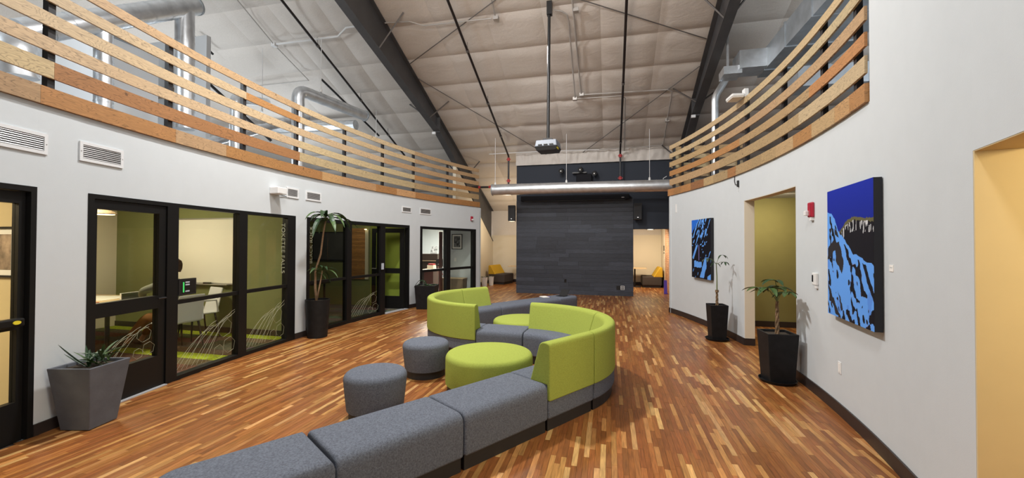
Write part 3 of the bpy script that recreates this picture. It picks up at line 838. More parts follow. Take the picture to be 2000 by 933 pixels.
def spiral_duct(name_label, pts, r, cat='duct', cap_end=True, n=22, hangers=(), risers=()):
    t = thing('spiral_duct', name_label, cat, pts[0])
    # smooth corners of the path
    P = [Vector(p) for p in pts]; path = [P[0]]
    for i in range(1, len(P)-1):
        a, b, c = P[i-1], P[i], P[i+1]; rr = min(r*1.6, (b-a).length*.45, (c-b).length*.45)
        p0 = b + (a-b).normalized()*rr; p1 = b + (c-b).normalized()*rr
        for k in range(7):
            s = k/6; path.append((1-s)**2*p0 + 2*s*(1-s)*b + s*s*p1)
    path.append(P[-1])
    ob('duct_body', MB().tube(path, r, n), 'galvanized', t, smooth=True, angle=60)
    # lock seams
    for a, b in zip(P, P[1:]):
        L = (b-a).length; d = (b-a)/L; k = int(L/0.30)
        for i in range(1, k):
            c = a + d*(i*L/k)
            if all((c-q).length > r*1.7 for q in P[1:-1]):
                ob('seam', MB().tube([c - d*.008, c + d*.008], r+.004, n, caps=False), 'galvanized', t, smooth=True)
    if cap_end: ob('end_cap', MB().tube([P[-1], P[-1] + (P[-1]-P[-2]).normalized()*.03], r+.012, n), 'galvanized_dull', t)
    for a, b, rr in risers:
        rz_ = ob('riser', MB().tube([a, b], rr, n), 'galvanized', t, smooth=True, angle=60)
        a, b = Vector(a), Vector(b); d = (b-a).normalized()
        for i in range(1, int((b-a).length/.32)): ob('seam', MB().tube([a + d*(.32*i-.008), a + d*(.32*i+.008)], rr+.004, n, caps=False), 'galvanized', rz_, smooth=True)
    for hp, top in hangers:
        h = ob('hanger', MB().tube([hp, (hp[0], hp[1], top)], .008, 6), 'conduit_white', t)
        ob('clip', MB().lathe([(0, -.05), (.035, -.05), (.028, .02), (.012, .05), (0, .05)], 10, (hp[0], hp[1], hp[2]+.02), cap=False), 'white_plastic', h)
    return t
spiral_duct('long silver spiral duct across the front of the black stage wall', [(3.2, 12.6, 3.37), (-3.62, 12.6, 3.39)], .175,
    hangers=[((-3.55, 12.6, 3.57), 5.05), ((-1.28, 12.6, 3.57), 5.05), ((1.15, 12.6, 3.57), 5.05)])
# left mezzanine ducts
spiral_duct('big silver duct with two risers at the upper left', [(-7.600, 3.743, 4.436), (-7.600, 4.736, 5.156), (-7.600, 6.065, 6.136)], .17,
    risers=[((-7.600, 5.915, 3.752), (-7.600, 5.887, 5.919), .150), ((-7.600, 4.672, 3.505), (-7.600, 4.651, 5.070), .115)])
spiral_duct('short silver elbow duct low behind the left railing', [(-7.000, 3.411, 3.660), (-7.000, 3.371, 4.003), (-8.400, 4.306, 4.504)], .20, cap_end=False)
spiral_duct('slim silver riser with elbow beside a black post', [(-7.600, 6.969, 3.527), (-7.600, 6.954, 4.682), (-9.400, 9.573, 5.624)], .11, cap_end=False)
spiral_duct('silver duct rising then bending toward the capped end', [(-7.000, 8.047, 3.256), (-7.000, 8.021, 5.209), (-6.563, 10.000, 5.180)], .135,
    hangers=[])
spiral_duct('long horizontal silver duct deep in the left mezzanine', [(-12.649, 11.200, 5.452), (-7.652, 11.200, 5.338)], .15, cap_end=False)
spiral_duct('low silver duct behind the middle of left railing', [(-8.400, 6.964, 3.783), (-8.400, 9.990, 5.276)], .10, cap_end=False)
# drywall and sheet metal boxes up on the left mezzanine
def crate(name, label, cat, m, a, b, rails=True):
    t = thing(name, label, cat, ((a[0]+b[0])/2, (a[1]+b[1])/2, a[2]))
    ob('casing', MB().box(a, b), m, t)
    if rails:
        for zz in (a[2]+.02, b[2]-.02): ob('flange', MB().box((a[0]-.02, a[1]-.02, zz-.02), (b[0]+.02, b[1]+.02, zz+.02)), 'galvanized_dull', t)
    return t
crate('air_handler', 'pale grey air handling cabinet behind the upper left railing', 'cabinet', 'white_metal', (-10.6, 5.5, 2.85), (-9.2, 6.6, 5.6))
crate('air_handler', 'grey sheet metal cabinet standing low behind left railing', 'cabinet', 'galvanized_dull', (-9.2, 3.2, 2.85), (-8.3, 4.0, 4.1))
t = thing('mezzanine_partition', 'grey drywall partition behind the left railing ducts', 'partition', (-9.0, 7.2, 2.85))
ob('drywall', MB().box((-10.4, 7.1, 2.85), (-8.55, 7.2, 6.2)), 'drywall_grey', t); ob('louvre', MB().box((-10.0, 7.06, 4.9), (-9.3, 7.1, 5.1)), 'brown_panel', t)
t = thing('storage_bench', 'long dark low shelf on the left mezzanine deck', 'shelf', (-8.0, 8.9, 2.85))
ob('top', MB().box((-9.6, 8.7, 3.22), (-6.6, 9.1, 3.27)), 'dark_wood', t)
for xx in (-9.5, -8.1, -6.7): ob('leg', MB().box((xx-.04, 8.75, 2.85), (xx+.04, 9.05, 3.22)), 'dark_wood', t)
t = thing('linear_light', 'bright white strip light low above the left mezzanine', 'light', (-9.2, 12.2, 3.3))
ob('tube', MB().box((-11.2, 12.15, 3.42), (-8.4, 12.3, 3.50)), 'led_white', t); ob('housing', MB().box((-11.3, 12.12, 3.50), (-8.3, 12.33, 3.56)), 'white_metal', t)

# right mezzanine ductwork
t = thing('rectangular_duct', 'big grey rectangular trunk duct above the right railing', 'duct', (3.4, 8.0, 5.2))
ob('trunk', MB().box((3.06, 4.2, 5.2), (4.2, 9.62, 5.62)), 'galvanized_dull', t)
for y in (5.2, 6.2, 7.2, 8.2, 9.2): ob('flange', MB().box((3.04, y-.015, 5.18), (4.22, y+.015, 5.64)), 'galvanized_dull', t)
ob('branch', MB().box((2.34+.22, 9.05, 5.22), (3.06, 9.55, 5.58)), 'galvanized', t); ob('branch_cap', MB().box((2.28, 9.1, 5.14), (2.62, 9.5, 5.30)), 'galvanized', t)
ob('strap', MB().box((2.36, 9.2, 5.30), (2.40, 9.24, 6.5)), 'galvanized', t)
t = thing('rectangular_duct', 'lower silver cross duct behind the right railing slats', 'duct', (4.4, 8.4, 4.5))
ob('trunk', MB().box((3.3, 8.3, 4.50), (6.5, 8.8, 4.85)), 'galvanized_dull', t); ob('flange', MB().box((4.4, 8.28, 4.48), (4.44, 8.82, 4.87)), 'galvanized', t)
spiral_duct('slim silver duct riser behind the right railing end', [(2.26, 9.75, 2.86), (2.26, 9.75, 4.90), (2.60, 9.95, 5.45)], .075, cap_end=False)
t = thing('mezzanine_partition', 'grey partition with white sill behind the right railing', 'partition', (6.2, 9.6, 2.85))
ob('drywall', MB().box((4.4, 9.6, 2.85), (9.0, 9.7, 3.9)), 'drywall_grey', t); ob('sill', MB().box((4.4, 9.5, 3.9), (9.0, 9.72, 3.96)), 'white_plastic', t)
# floodlight fixed on the right rail
t = thing('floodlight', 'white floodlight fixed on top of the right railing', 'light', AP('R', 7.52, .03, 4.0))
M = wall_frame('R', 7.50, 4.09, 0.06)
ob('housing', place(MB().box((-.14, -.005, -.03), (.14, .05, .17)), M), 'white_plastic', t, bevel=.02)
ob('lens', place(MB().box((-.125, -.014, -.015), (.125, -.005, .155)), M), 'paper', t)
ob('bracket', place(MB().box((.02, -.01, -.10), (.12, .13, -.03)), M), 'white_plastic', t, bevel=.01)

# diagonal brace rods under the roof
def rod(label, a, b, r=.011): 
    o = ob('brace_rod', MB().tube([a, b], r, 6), 'rod_grey'); tag(o, label, 'rod', 'roof brace rods'); return o
rod('diagonal brace rod meeting the left beam highest up', (-1.933, 8.073, 6.891), (-5.0, 9.592, 6.283))
rod('diagonal brace rod running from left beam down to stage wall', (-5.0, 10.065, 6.094), (-1.681, 14.065, 4.494))
rod('diagonal brace rod running from right beam down to stage wall', (2.10, 10.511, 5.916), (-1.335, 14.120, 4.472))
rod('diagonal brace rod meeting the right beam highest up', (2.10, 9.769, 6.213), (-1.313, 8.160, 6.856))
# conduits
def conduit(label, pts, r=.016, m='conduit_grey', boxes=()):
    t = thing('conduit', label, 'conduit', pts[0])
    ob('tube', MB().tube(pts, r, 7), m, t)
    for b in boxes: ob('junction_box', MB().obox(b, (.055, .055, .04)), m, t)
    return t
conduit('twin bent conduit from projector pole top, left tube', [(-1.133, 8.622, 6.631), (-0.987, 8.676, 6.620), (-0.887, 8.758, 6.587), (-0.859, 8.928, 6.519), (-0.903, 11.137, 5.635)], .017, boxes=[(-0.908, 11.192, 5.613)])
conduit('conduit running down beside the projector pole', [(-0.743, 8.252, 6.789), (-0.744, 8.743, 6.593), (-0.735, 11.081, 5.658)], .020, boxes=[(-0.685, 8.683, 6.607), (-0.721, 11.065, 5.664)])
conduit('upper cross conduit right of the projector', [(-0.721, 11.065, 5.664), (1.462, 11.126, 5.640), (1.572, 11.207, 5.607), (1.589, 11.421, 5.521), (1.595, 12.257, 5.187), (1.620, 13.254, 4.788), (1.562, 13.398, 4.731), (-0.320, 13.449, 4.710)], .017, boxes=[(1.604, 12.322, 5.191)])
conduit('lower cross conduit behind the right sprinkler pipe', [(-0.908, 11.192, 5.613), (0.318, 11.213, 5.605), (0.414, 11.314, 5.564), (0.478, 14.002, 4.489)], .016)
conduit('conduit from left beam to ceiling junction box', [(-5.013, 8.416, 6.724), (-4.417, 8.457, 6.707), (-4.130, 8.596, 6.652), (-2.531, 8.634, 6.637)], .016, boxes=[(-2.437, 8.678, 6.649)])
conduit('thin conduit above the ceiling junction box', [(-2.454, 8.697, 6.661), (-2.420, 8.173, 6.871)], .016)
conduit('white conduit on the left bay ceiling', [(-5.606, 8.392, 6.723), (-6.012, 8.391, 6.724), (-6.367, 8.574, 6.650), (-8.122, 8.565, 6.654)], .022, 'conduit_white', boxes=[(-8.202, 8.585, 6.646)])
conduit('thin conduit along the left bay roof', [(-8.105, 7.322, 7.151), (-8.202, 8.585, 6.646), (-8.135, 9.722, 6.191), (-9.911, 9.726, 6.190)], .014, 'conduit_grey')
conduit('white tape-like conduit near stage wall top', [(-4.002, 13.404, 4.728), (-2.402, 13.390, 4.734), (-0.320, 13.449, 4.710)], .016, 'conduit_white')
conduit('black strut behind the left railing', [(-10.034, 8.018, 6.783), (-10.054, 8.525, 6.580)], .03, 'steel_black')
conduit('dark strut crossing behind the left slats', [(-9.000, 7.503, 5.364), (-8.200, 8.519, 4.211)], .035, 'steel_black')
conduit('dark strut behind the capped silver duct', [(-7.558, 9.512, 6.085), (-7.252, 11.853, 5.149)], .03, 'steel_black')
for i, (a, b, lab) in enumerate([((-8.621, 8.649, 6.630), 6.654-1.6, 'white hanger rod dropping left of the silver elbow'), ((-6.819, 8.570, 6.662), 6.686-1.3, 'white hanger rod above the bending silver duct'), ((-6.834, 11.019, 5.683), 5.702-.8, 'white hanger rod right of the capped silver duct')]):
    t = thing('hanger_rod', lab, 'rod', a, group='white hanger rods')
    ob('rod', MB().tube([a, (a[0], a[1], b)], .009, 6), 'conduit_white', t); ob('clip', MB().lathe([(0, -.05), (.03, -.05), (.02, .03), (0, .05)], 10, (a[0], a[1], b), cap=False), 'white_plastic', t)

# projector on its long pole
PX, PY = -1.255, 8.55
t = thing('projector', 'silver and black projector hanging on a long black pole', 'projector', (PX, PY, 3.6))
ob('pole', MB().tube([(PX+.02, PY, 6.70), (PX, PY, 3.86)], .032, 12), 'black_plastic', t, smooth=True, angle=50)
ob('roof_mount', MB().box((PX-.03, PY-.05, 6.50), (PX+.08, PY+.06, 6.80)), 'black_plastic', t)
ob('mount_plate', MB().box((PX-.10, PY-.10, 3.82), (PX+.10, PY+.10, 3.87)), 'black_plastic', t)
M = Matrix.Translation((PX, PY, 3.70)) @ Matrix.Rotation(math.radians(-6), 4, 'Z')
bd = MB().frustum([(-.20, -.19), (.20, -.19), (.20, .19), (-.20, .19)], -.10, [(-.235, -.21), (.235, -.21), (.235, .21), (-.235, .21)], -.02)
body = ob('body', place(bd, M), 'black_plastic', t)
top = ob('top_shell', place(MB().frustum([(-.235, -.21), (.235, -.21), (.235, .21), (-.235, .21)], -.02, [(-.215, -.19), (.215, -.19), (.215, .19), (-.215, .19)], .115), M), 'projector_top', t, bevel=.015)
for xx in (-.12, .0, .12): ob('vent_slot', place(MB().box((xx-.04, -.225, .0), (xx+.04, -.195, .02)), M), 'black_plastic', top)
ob('lens', place(MB().tube([(.10, .20, .02), (.10, .26, .02)], .05, 16), M), 'screen_lit', t)
ob('side_label', place(MB().box((.218, -.15, -.07), (.232, -.02, -.03)), M), 'yellow_tag', t)

# stage lights and screen case
t = thing('stage_light', 'cluster of black spotlights high on the stage wall', 'light', (-1.15, 13.6, 4.05))
ob('bracket', MB().box((-1.18, 13.5, 3.98), (-0.72, 13.66, 4.02)), 'black_plastic', t)
ob('shadow_box', MB().box((-1.05, 13.45, 3.62), (-0.55, 13.66, 3.95)), 'screen_case', t, bevel=.03)  # dark box standing in for the shadow below the spotlight heads
for xx, zz in ((-1.52, 4.10), (-0.90, 4.12), (-0.45, 3.98)):
    hd = ob('head', MB().tube([(xx, 13.64, zz+.03), (xx, 13.55, zz), (xx-.02, 13.36, zz-.05)], [.05, .07, .075], 12), 'black_plastic', t)
    ob('lens', MB().tube([(xx-.02, 13.361, zz-.05), (xx-.021, 13.352, zz-.052)], .022, 12), 'white_plastic', hd)
t = thing('projection_screen', 'long black projection screen case above the stage boards', 'screen', (-1.1, 13.55, 3.05))
ob('case', MB().box((-2.9, 13.44, 3.10), (0.62, 13.64, 3.27)), 'screen_case', t, bevel=.02); ob('slot', MB().box((-2.8, 13.46, 3.085), (0.5, 13.60, 3.10)), 'black_plastic', t)
ob('label', MB().box((0.38, 13.436, 3.15), (0.46, 13.44, 3.165)), 'white_plastic', t)
def speaker(label, x, rz):
    t = thing('loudspeaker', label, 'speaker', (x, 13.46, 2.43), rz, 'loudspeakers on the stage wall')
    poly = [(-.125, -.12), (.125, -.12), (.09, .14), (-.09, .14)]
    ob('cabinet', MB().prism(poly, 0, .53), 'black_plastic', t, bevel=.015, world=False)
    g = ob('grille', MB().box((-.11, -.132, .03), (.11, -.12, .50)), 'grille_black', t, world=False)
    ob('badge', MB().lathe([(0, -.006), (.02, -.006), (.02, .006), (0, .006)], 12, (0, -.135, .075), cap=False), 'led_white', g, world=False)
    ob('bracket', MB().box((-.03, .13, .2), (.03, .21, .3)), 'steel_black', t, world=False)
    return t
speaker('black loudspeaker on the left edge of the stage wall', -3.19, 0.0); speaker('black loudspeaker right of the stage boards', 0.87, 0.0)
t = thing('wall_outlet', 'black outlet plate low in the middle of stage boards', 'outlet', (-1.42, 13.64, .44)); ob('plate', MB().box((-1.46, 13.635, .39), (-1.38, 13.650, .51)), 'black_plastic', t); ob('socket', MB().box((-1.435, 13.631, .41), (-1.405, 13.636, .49)), 'screen_lit', t)
t = thing('wall_outlet', 'pale grey double outlet at right foot of stage boards', 'outlet', (.40, 13.64, .20)); ob('plate', MB().box((.355, 13.635, .20), (.475, 13.650, .33)), 'white_plastic', t)
for xx in (.375, .42): 
    for zz in (.215, .275): ob('socket', MB().box((xx, 13.630, zz), (xx+.035, 13.636, zz+.04)), 'black_plastic', t)
ob('cover', MB().box((.22, 13.635, .20), (.345, 13.650, .33)), 'black_plastic', t)
# ================================================================== MODULAR SOFA (S shape)
SEAT_Z, SW = 0.425, 0.54
class Path:
    """returns (outer point, unit vector from outer to inner side) along a module"""
    def __init__(s, kind, **k): s.kind = kind; s.__dict__.update(k)
    def at(s, t, inset=0.0):
        if s.kind == 'line':
            d = s.d; p = s.p + d*(s.L*t); return p + s.inw*(-SW/2), s.inw
        a = s.a0 + (s.a1 - s.a0)*t; u = Vector((math.cos(a), math.sin(a)))
        return s.c + u*(1.0 + SW/2), -u
    def length(s): return s.L if s.kind == 'line' else abs(s.a1-s.a0)*1.0
def sweep_profile(path, prof, gap, n):
    """prof = list of (distance from outer side, z)"""
    mb = MB(); e = gap/path.length(); rings = []
    for i in range(n+1):
        t = e + (1-2*e)*i/n; o, inw = path.at(t)
        rings.append([(o.x + inw.x*q, o.y + inw.y*q, z) for q, z in prof])
    mb.sweep(rings); return mb
def rprof(pts, r, k=4):
    out = []; n = len(pts)
    for i in range(n):
        a, b, c = Vector(pts[i-1]), Vector(pts[i]), Vector(pts[(i+1) % n])
        rr = r[i] if isinstance(r, (list, tuple)) else r
        if rr <= 0: out.append(tuple(b)); continue
        p0 = b + (a-b).normalized()*rr; p1 = b + (c-b).normalized()*rr
        for j in range(k+1):
            s = j/k; out.append(tuple((1-s)**2*p0 + 2*s*(1-s)*b + s*s*p1))
    return out
SEATP = rprof([(0.004, .105), (0, SEAT_Z), (SW, SEAT_Z), (SW-.004, .105)], [0, .085, .085, 0], 6)
SEATB = rprof([(0.004, .105), (0.004, .30), (0.03, SEAT_Z), (SW, SEAT_Z), (SW-.004, .105)], [0, 0, 0, .085, 0], 6)
PLIN = [(0.03, 0), (0.03, .106), (SW-.03, .106), (SW-.03, 0)]
BACKP = rprof([(-.006, .268), (-.006, .78), (.115, .78), (.235, SEAT_Z-.02), (.032, SEAT_Z-.02), (.032, .268)], [0, .045, .055, 0, 0, 0], 5)
def module(label, path, back=False, name='sofa_module', group=None, end_round=0):
    o0, inw = path.at(.5)
    t = thing(name, label, 'sofa module' if back else 'bench', (o0.x + inw.x*SW/2, o0.y + inw.y*SW/2, 0), group=group)
    n = 1 if path.kind == 'line' else 16
    if end_round:      # plan outline with one rounded end
        d, nv = path.d, path.inw; L = path.L; h = SW/2; r = end_round
        def outline(ins):
            pts = []; hh = h - ins; x0, x1 = ins + .004, L - ins - .004
            rr = max(.02, r - ins)
            cs = [(x0, -hh, 0), (x1, -hh, 0), (x1, hh, 0), (x0, hh, 0)]
            res = []
            def corner(cx, cy, a0):
                for k in range(9):
                    a = a0 + k*PI/16; res.append((cx + rr*math.cos(a), cy + rr*math.sin(a)))
            if path.round_at == 0:
                corner(x0+rr, -hh+rr, PI); res.extend([(x1, -hh), (x1, hh)]); corner(x0+rr, hh-rr, PI/2)
            else:
                res.append((x0, -hh)); corner(x1-rr, -hh+rr, -PI/2); corner(x1-rr, hh-rr, 0); res.append((x0, hh))
            return [(path.p.x + d.x*a + nv.x*b, path.p.y + d.y*a + nv.y*b) for a, b in res]
        mb = MB(); ol = [(0.003, .105), (0.0, .30), (0.0, .37), (.008, .40), (.025, .418), (.055, SEAT_Z)]
        rings = [[(x, y, z) for x, y in outline(i)] for i, z in ol]; mb.sweep(rings)
        ob('seat', mb, 'fabric_grey', t, smooth=True, angle=60)
        ob('plinth', MB().prism(outline(.03), 0, .106), 'plinth', t)
        return t
    ob('seat', sweep_profile(path, SEATB if back else SEATP, .004, n), 'fabric_grey', t, smooth=True, bevel=.022, seg=3, angle=60)
    ob('plinth', sweep_profile(path, PLIN, .015, n), 'plinth', t)
    if back: 
        b = ob('backrest', sweep_profile(path, BACKP, .004, n), 'fabric_lime', t, smooth=True, bevel=.014, seg=3, angle=60)
    return t
V2 = lambda x, y: Vector((x, y))
cA = V2(-1.21, 4.85); A0, AM, A1 = map(math.radians, (-33, 27, 87))
def on(c, a, r=1.0): return c + V2(math.cos(a), math.sin(a))*r
d = V2(math.cos(math.radians(57)), math.sin(math.radians(57))); left = V2(-d.y, d.x)
G1 = 'grey backless benches'; GB = 'grey sofa modules with lime backs'
pA = on(cA, A0) - d*.68
def line(p, L, dd, inw, **k): return Path('line', p=p, L=L, d=dd, inw=inw, **k)
bl = .915
module('grey sofa bench cut by the bottom edge, nearest the camera', line(pA - d*(2*bl+.80), .80, d, left, round_at=0), group=G1, end_round=.16)
module('grey sofa bench in front of the nearer round stool, second from camera', line(pA - d*(2*bl), bl, d, left), group=G1)
module('grey sofa bench beside the nearer lime ottoman, third from camera', line(pA - d*bl, bl, d, left), group=G1)
module('straight grey seat with lime back, nearest lime back to camera', line(pA, .68, d, left), True, group=GB)
module('curved grey seat with lime back at the right outer bend', Path('arc', c=cA, a0=A0, a1=AM), True, group=GB)
module('curved grey seat with lime back facing the nearer ottoman', Path('arc', c=cA, a0=AM, a1=A1), True, group=GB)
hM = V2(-math.sin(A1), math.cos(A1)); pM = on(cA, A1); LM = .70
module('backless grey seat between the two lime ottomans', line(pM, LM, hM, V2(-hM.y, hM.x)), group=G1)
eM = pM + hM*LM; cB = eM + V2(hM.y, -hM.x)
B0 = math.atan2(eM.y-cB.y, eM.x-cB.x); s60 = math.radians(60)
module('curved grey seat, its lime back turned to the grey stools', Path('arc', c=cB, a0=B0, a1=B0-s60), True, group=GB)
module('curved grey seat with lime back at the left outer bend', Path('arc', c=cB, a0=B0-s60, a1=B0-2*s60), True, group=GB)
pC = on(cB, B0-2*s60); aC = B0 - 2*s60; dC = V2(math.sin(aC), -math.cos(aC)); rightC = V2(dC.y, -dC.x)
module('straight grey seat with the farthest lime back', line(pC, .66, dC, rightC), True, group=GB)
pC = pC + dC*.66
module('grey sofa bench right after the farthest lime back', line(pC, .90, dC, rightC), group=G1)
module('grey sofa bench, middle of the far straight run', line(pC + dC*.90, .90, dC, rightC), group=G1)
module('grey sofa bench with rounded end holding the tablet', line(pC + dC*1.80, .72, dC, rightC, round_at=1), group=G1, end_round=.16)
def ottoman(name, label, c, R, H, m, taper=.0, plinth=.09, group=None, cat='ottoman'):
    t = thing(name, label, cat, (c[0], c[1], 0), group=group)
    prof = [(0, plinth)] + [(R-taper, plinth), (R-taper*.4, H*.55), (R, H-.075)] + [(R - .055*(1-math.cos(q)), H-.075+.062*math.sin(q)) for q in (.3, .6, .9, 1.2, PI/2)] + [(R*.6, H-.004), (R*.3, H), (0, H)]
    ob('cushion', MB().lathe(prof, 48, (c[0], c[1], 0), cap=False), m, t, smooth=True, angle=75)
    ob('plinth', MB().lathe([(0, 0), (R-taper-.02, 0), (R-taper-.02, plinth+.01), (0, plinth+.01)], 40, (c[0], c[1], 0), cap=False), 'plinth', t, smooth=True, angle=50)
    return t
ottoman('round_ottoman', 'lime round ottoman inside the nearer sofa bend', (-1.345, 4.55), .50, .43, 'fabric_lime', group='lime round ottomans')
ottoman('round_ottoman', 'lime round ottoman inside the farther sofa bend', (-1.40, 6.72), .50, .43, 'fabric_lime', group='lime round ottomans')
ottoman('round_stool', 'grey round stool nearer to the camera', (-2.205, 3.58), .295, .44, 'fabric_grey', .03, .08, 'grey round stools', 'stool')
ottoman('round_stool', 'grey round stool beside the nearer lime ottoman', (-2.265, 4.83), .29, .44, 'fabric_grey', .03, .09, 'grey round stools', 'stool')
# things lying on the far bench
Z = SEAT_Z
t = thing('tablet', 'black tablet propped open on the far grey bench', 'tablet', (-1.12, 9.72, Z)) 
M = Matrix.Translation((-1.10, 9.75, Z)) @ Matrix.Rotation(math.radians(-28), 4, 'Z')
ob('keyboard', place(MB().box((-.11, -.08, .001), (.11, .07, .012)), M), 'black_plastic', t)
ob('screen', place(MB().obox((0, .11, .075), (.11, .005, .085), M=Matrix.Rotation(math.radians(-38), 3, 'X')), M), 'black_plastic', t)
t = thing('notebook', 'pale lilac notebook lying beside the tablet', 'notebook', (-1.45, 9.42, Z))
M = Matrix.Translation((-1.47, 9.47, Z)) @ Matrix.Rotation(math.radians(35), 4, 'Z')
ob('cover', place(MB().box((-.08, -.11, .001), (.08, .11, .014)), M), 'paper', t); ob('pen', place(MB().tube([(.11, -.08, .008), (.12, .07, .008)], .006, 6), M), 'purple', t)
# ================================================================== PLANTERS AND PLANTS
def leaf_mb(base, direction, length, width, droop=.3, n=6, fold=.15, up=Vector((0, 0, 1))):
    """a blade bent by gravity, 2 x n quads, slightly folded along the midrib"""
    d = Vector(direction).normalized(); side = d.cross(up)
    if side.length < 1e-3: side = Vector((1, 0, 0))
    side.normalize(); p = Vector(base); mb = MB(); vs = []; step = length/n
    for i in range(n+1):
        s = i/n; w = width*max(.03, math.sin(PI*min(1, s*.92+.08))**.8)
        nn = side.cross(d).normalized()
        vs += [p - side*w/2 + nn*fold*w, p, p + side*w/2 + nn*fold*w]
        d = (d + Vector((0, 0, -droop/n*2))).normalized(); p = p + d*step
    fs = []
    for i in range(n):
        a = i*3; fs += [(a, a+1, a+4, a+3), (a+1, a+2, a+5, a+4)]
    mb.add(vs, fs); return mb
def square(c, h, rz):
    return [(c[0] + h*(x*math.cos(rz)-y*math.sin(rz)), c[1] + h*(x*math.sin(rz)+y*math.cos(rz))) for x, y in ((-1, -1), (1, -1), (1, 1), (-1, 1))]
def square_pot(t, c, h0, h1, H, rz, m, wall=.022, soil_drop=.03):
    o0, o1 = square(c, h0, rz), square(c, h1, rz); hi = h1 - wall
    mb = MB(); rings = [[(x, y, 0.004) for x, y in o0], [(x, y, H) for x, y in o1], [(x, y, H) for x, y in square(c, hi, rz)], [(x, y, H-.10) for x, y in square(c, hi-.01, rz)]]
    mb.sweep(rings); p = ob('pot', mb, m, t, bevel=.006)
    ob('soil', MB().prism(square(c, hi-.004, rz), H-.09, H-soil_drop), 'soil', t)
    return p
def round_pot(t, c, r0, r1, H, m, wall=.018):
    prof = [(0, .004), (r0, .004), (r1, H), (r1-wall, H), (r1-wall-.006, H-.09), (0, H-.09)]
    ob('pot', MB().lathe(prof, 40, (c[0], c[1], 0), cap=False), m, t, smooth=True, angle=40)
    ob('soil', MB().lathe([(0, H-.10), (r1-wall-.004, H-.10), (r1-wall-.004, H-.035), (0, H-.03)], 32, (c[0], c[1], 0), cap=False), 'soil', t)
def saucer(t, c, r):
    ob('saucer', MB().lathe([(0, .001), (r-.02, .001), (r, .035), (r-.008, .035), (r-.026, .008), (0, .008)], 40, (c[0], c[1], 0), cap=False), 'pot_black', t, smooth=True, angle=50)

# grey square planter with a spiky succulent, beside the meeting room door
c = (-4.60, 2.76)
t = thing('potted_succulent', 'big grey square planter with a low spiky succulent', 'potted plant', (c[0], c[1], 0))
square_pot(t, c, .128, .190, .56, math.radians(13), 'pot_grey')
rnd = random.Random(4)
for k in range(7):
    a = rnd.uniform(2.2, 4.4); ln = rnd.uniform(.20, .34)
    ob('leaf', leaf_mb((c[0]+.02, c[1]-.02, .52), (math.cos(a), math.sin(a)*.9, rnd.uniform(.35, .9)), ln, .030, -.25, 5, .3), 'leaf_dark', t)
for k in range(26):
    a = rnd.uniform(0, 2*PI); ln = rnd.uniform(.10, .20)
    ob('leaf', leaf_mb((c[0]+rnd.uniform(-.02, .10), c[1]+rnd.uniform(.0, .10), .52+rnd.uniform(0, .10)), (math.cos(a), math.sin(a), rnd.uniform(.5, 1.4)), ln, .026, .2, 4, .3), 'leaf_mid' if k % 3 else 'leaf_dark', t)

# tall corn plant in a round black pot between the first two glazings
c = (-5.045, 6.30)
t = thing('potted_corn_plant', 'tall corn plant with drooping leaves in round black pot', 'potted plant', (c[0], c[1], 0))
round_pot(t, c, .165, .205, .665, 'pot_black')
base = Vector((c[0]-.02, c[1], .62))
main = [base, base+Vector((-.03, 0, .25)), base+Vector((-.04, .01, .55)), base+Vector((.06, .02, .85)), base+Vector((.11, .02, 1.22)), base+Vector((.16, .03, 1.50))]
ob('trunk', MB().tube(main, [.024, .021, .018, .016, .014, .013], 10), 'cane', t, smooth=True)
sub = [base, base+Vector((.04, 0, .2)), base+Vector((.08, .01, .42)), base+Vector((.11, .01, .58))]
ob('trunk', MB().tube(sub, [.015, .012, .011, .010], 8), 'cane', t, smooth=True)
rnd = random.Random(9)
def rosette(tip, n, L, W, el):
    for k in range(n):
        a = 2*PI*k/n + rnd.uniform(-.25, .25); e = rnd.uniform(*el); ln = L*rnd.uniform(.8, 1.15)
        if math.cos(a) < -.3: ln *= .6      # wall side is cramped
        ob('leaf', leaf_mb(tip + Vector((0, 0, rnd.uniform(-.08, .04))), (math.cos(a), math.sin(a), e), ln, W*rnd.uniform(.8, 1.1), rnd.uniform(.75, 1.5), 8, .18), 'leaf_dark' if k % 3 else 'leaf_mid', t)
rosette(main[-1], 17, .58, .100, (.35, 1.3))
rosette(sub[-1], 8, .33, .06, (.5, 1.3))
rosette(main[2]+Vector((0, 0, .02)), 5, .26, .05, (.4, 1.2))

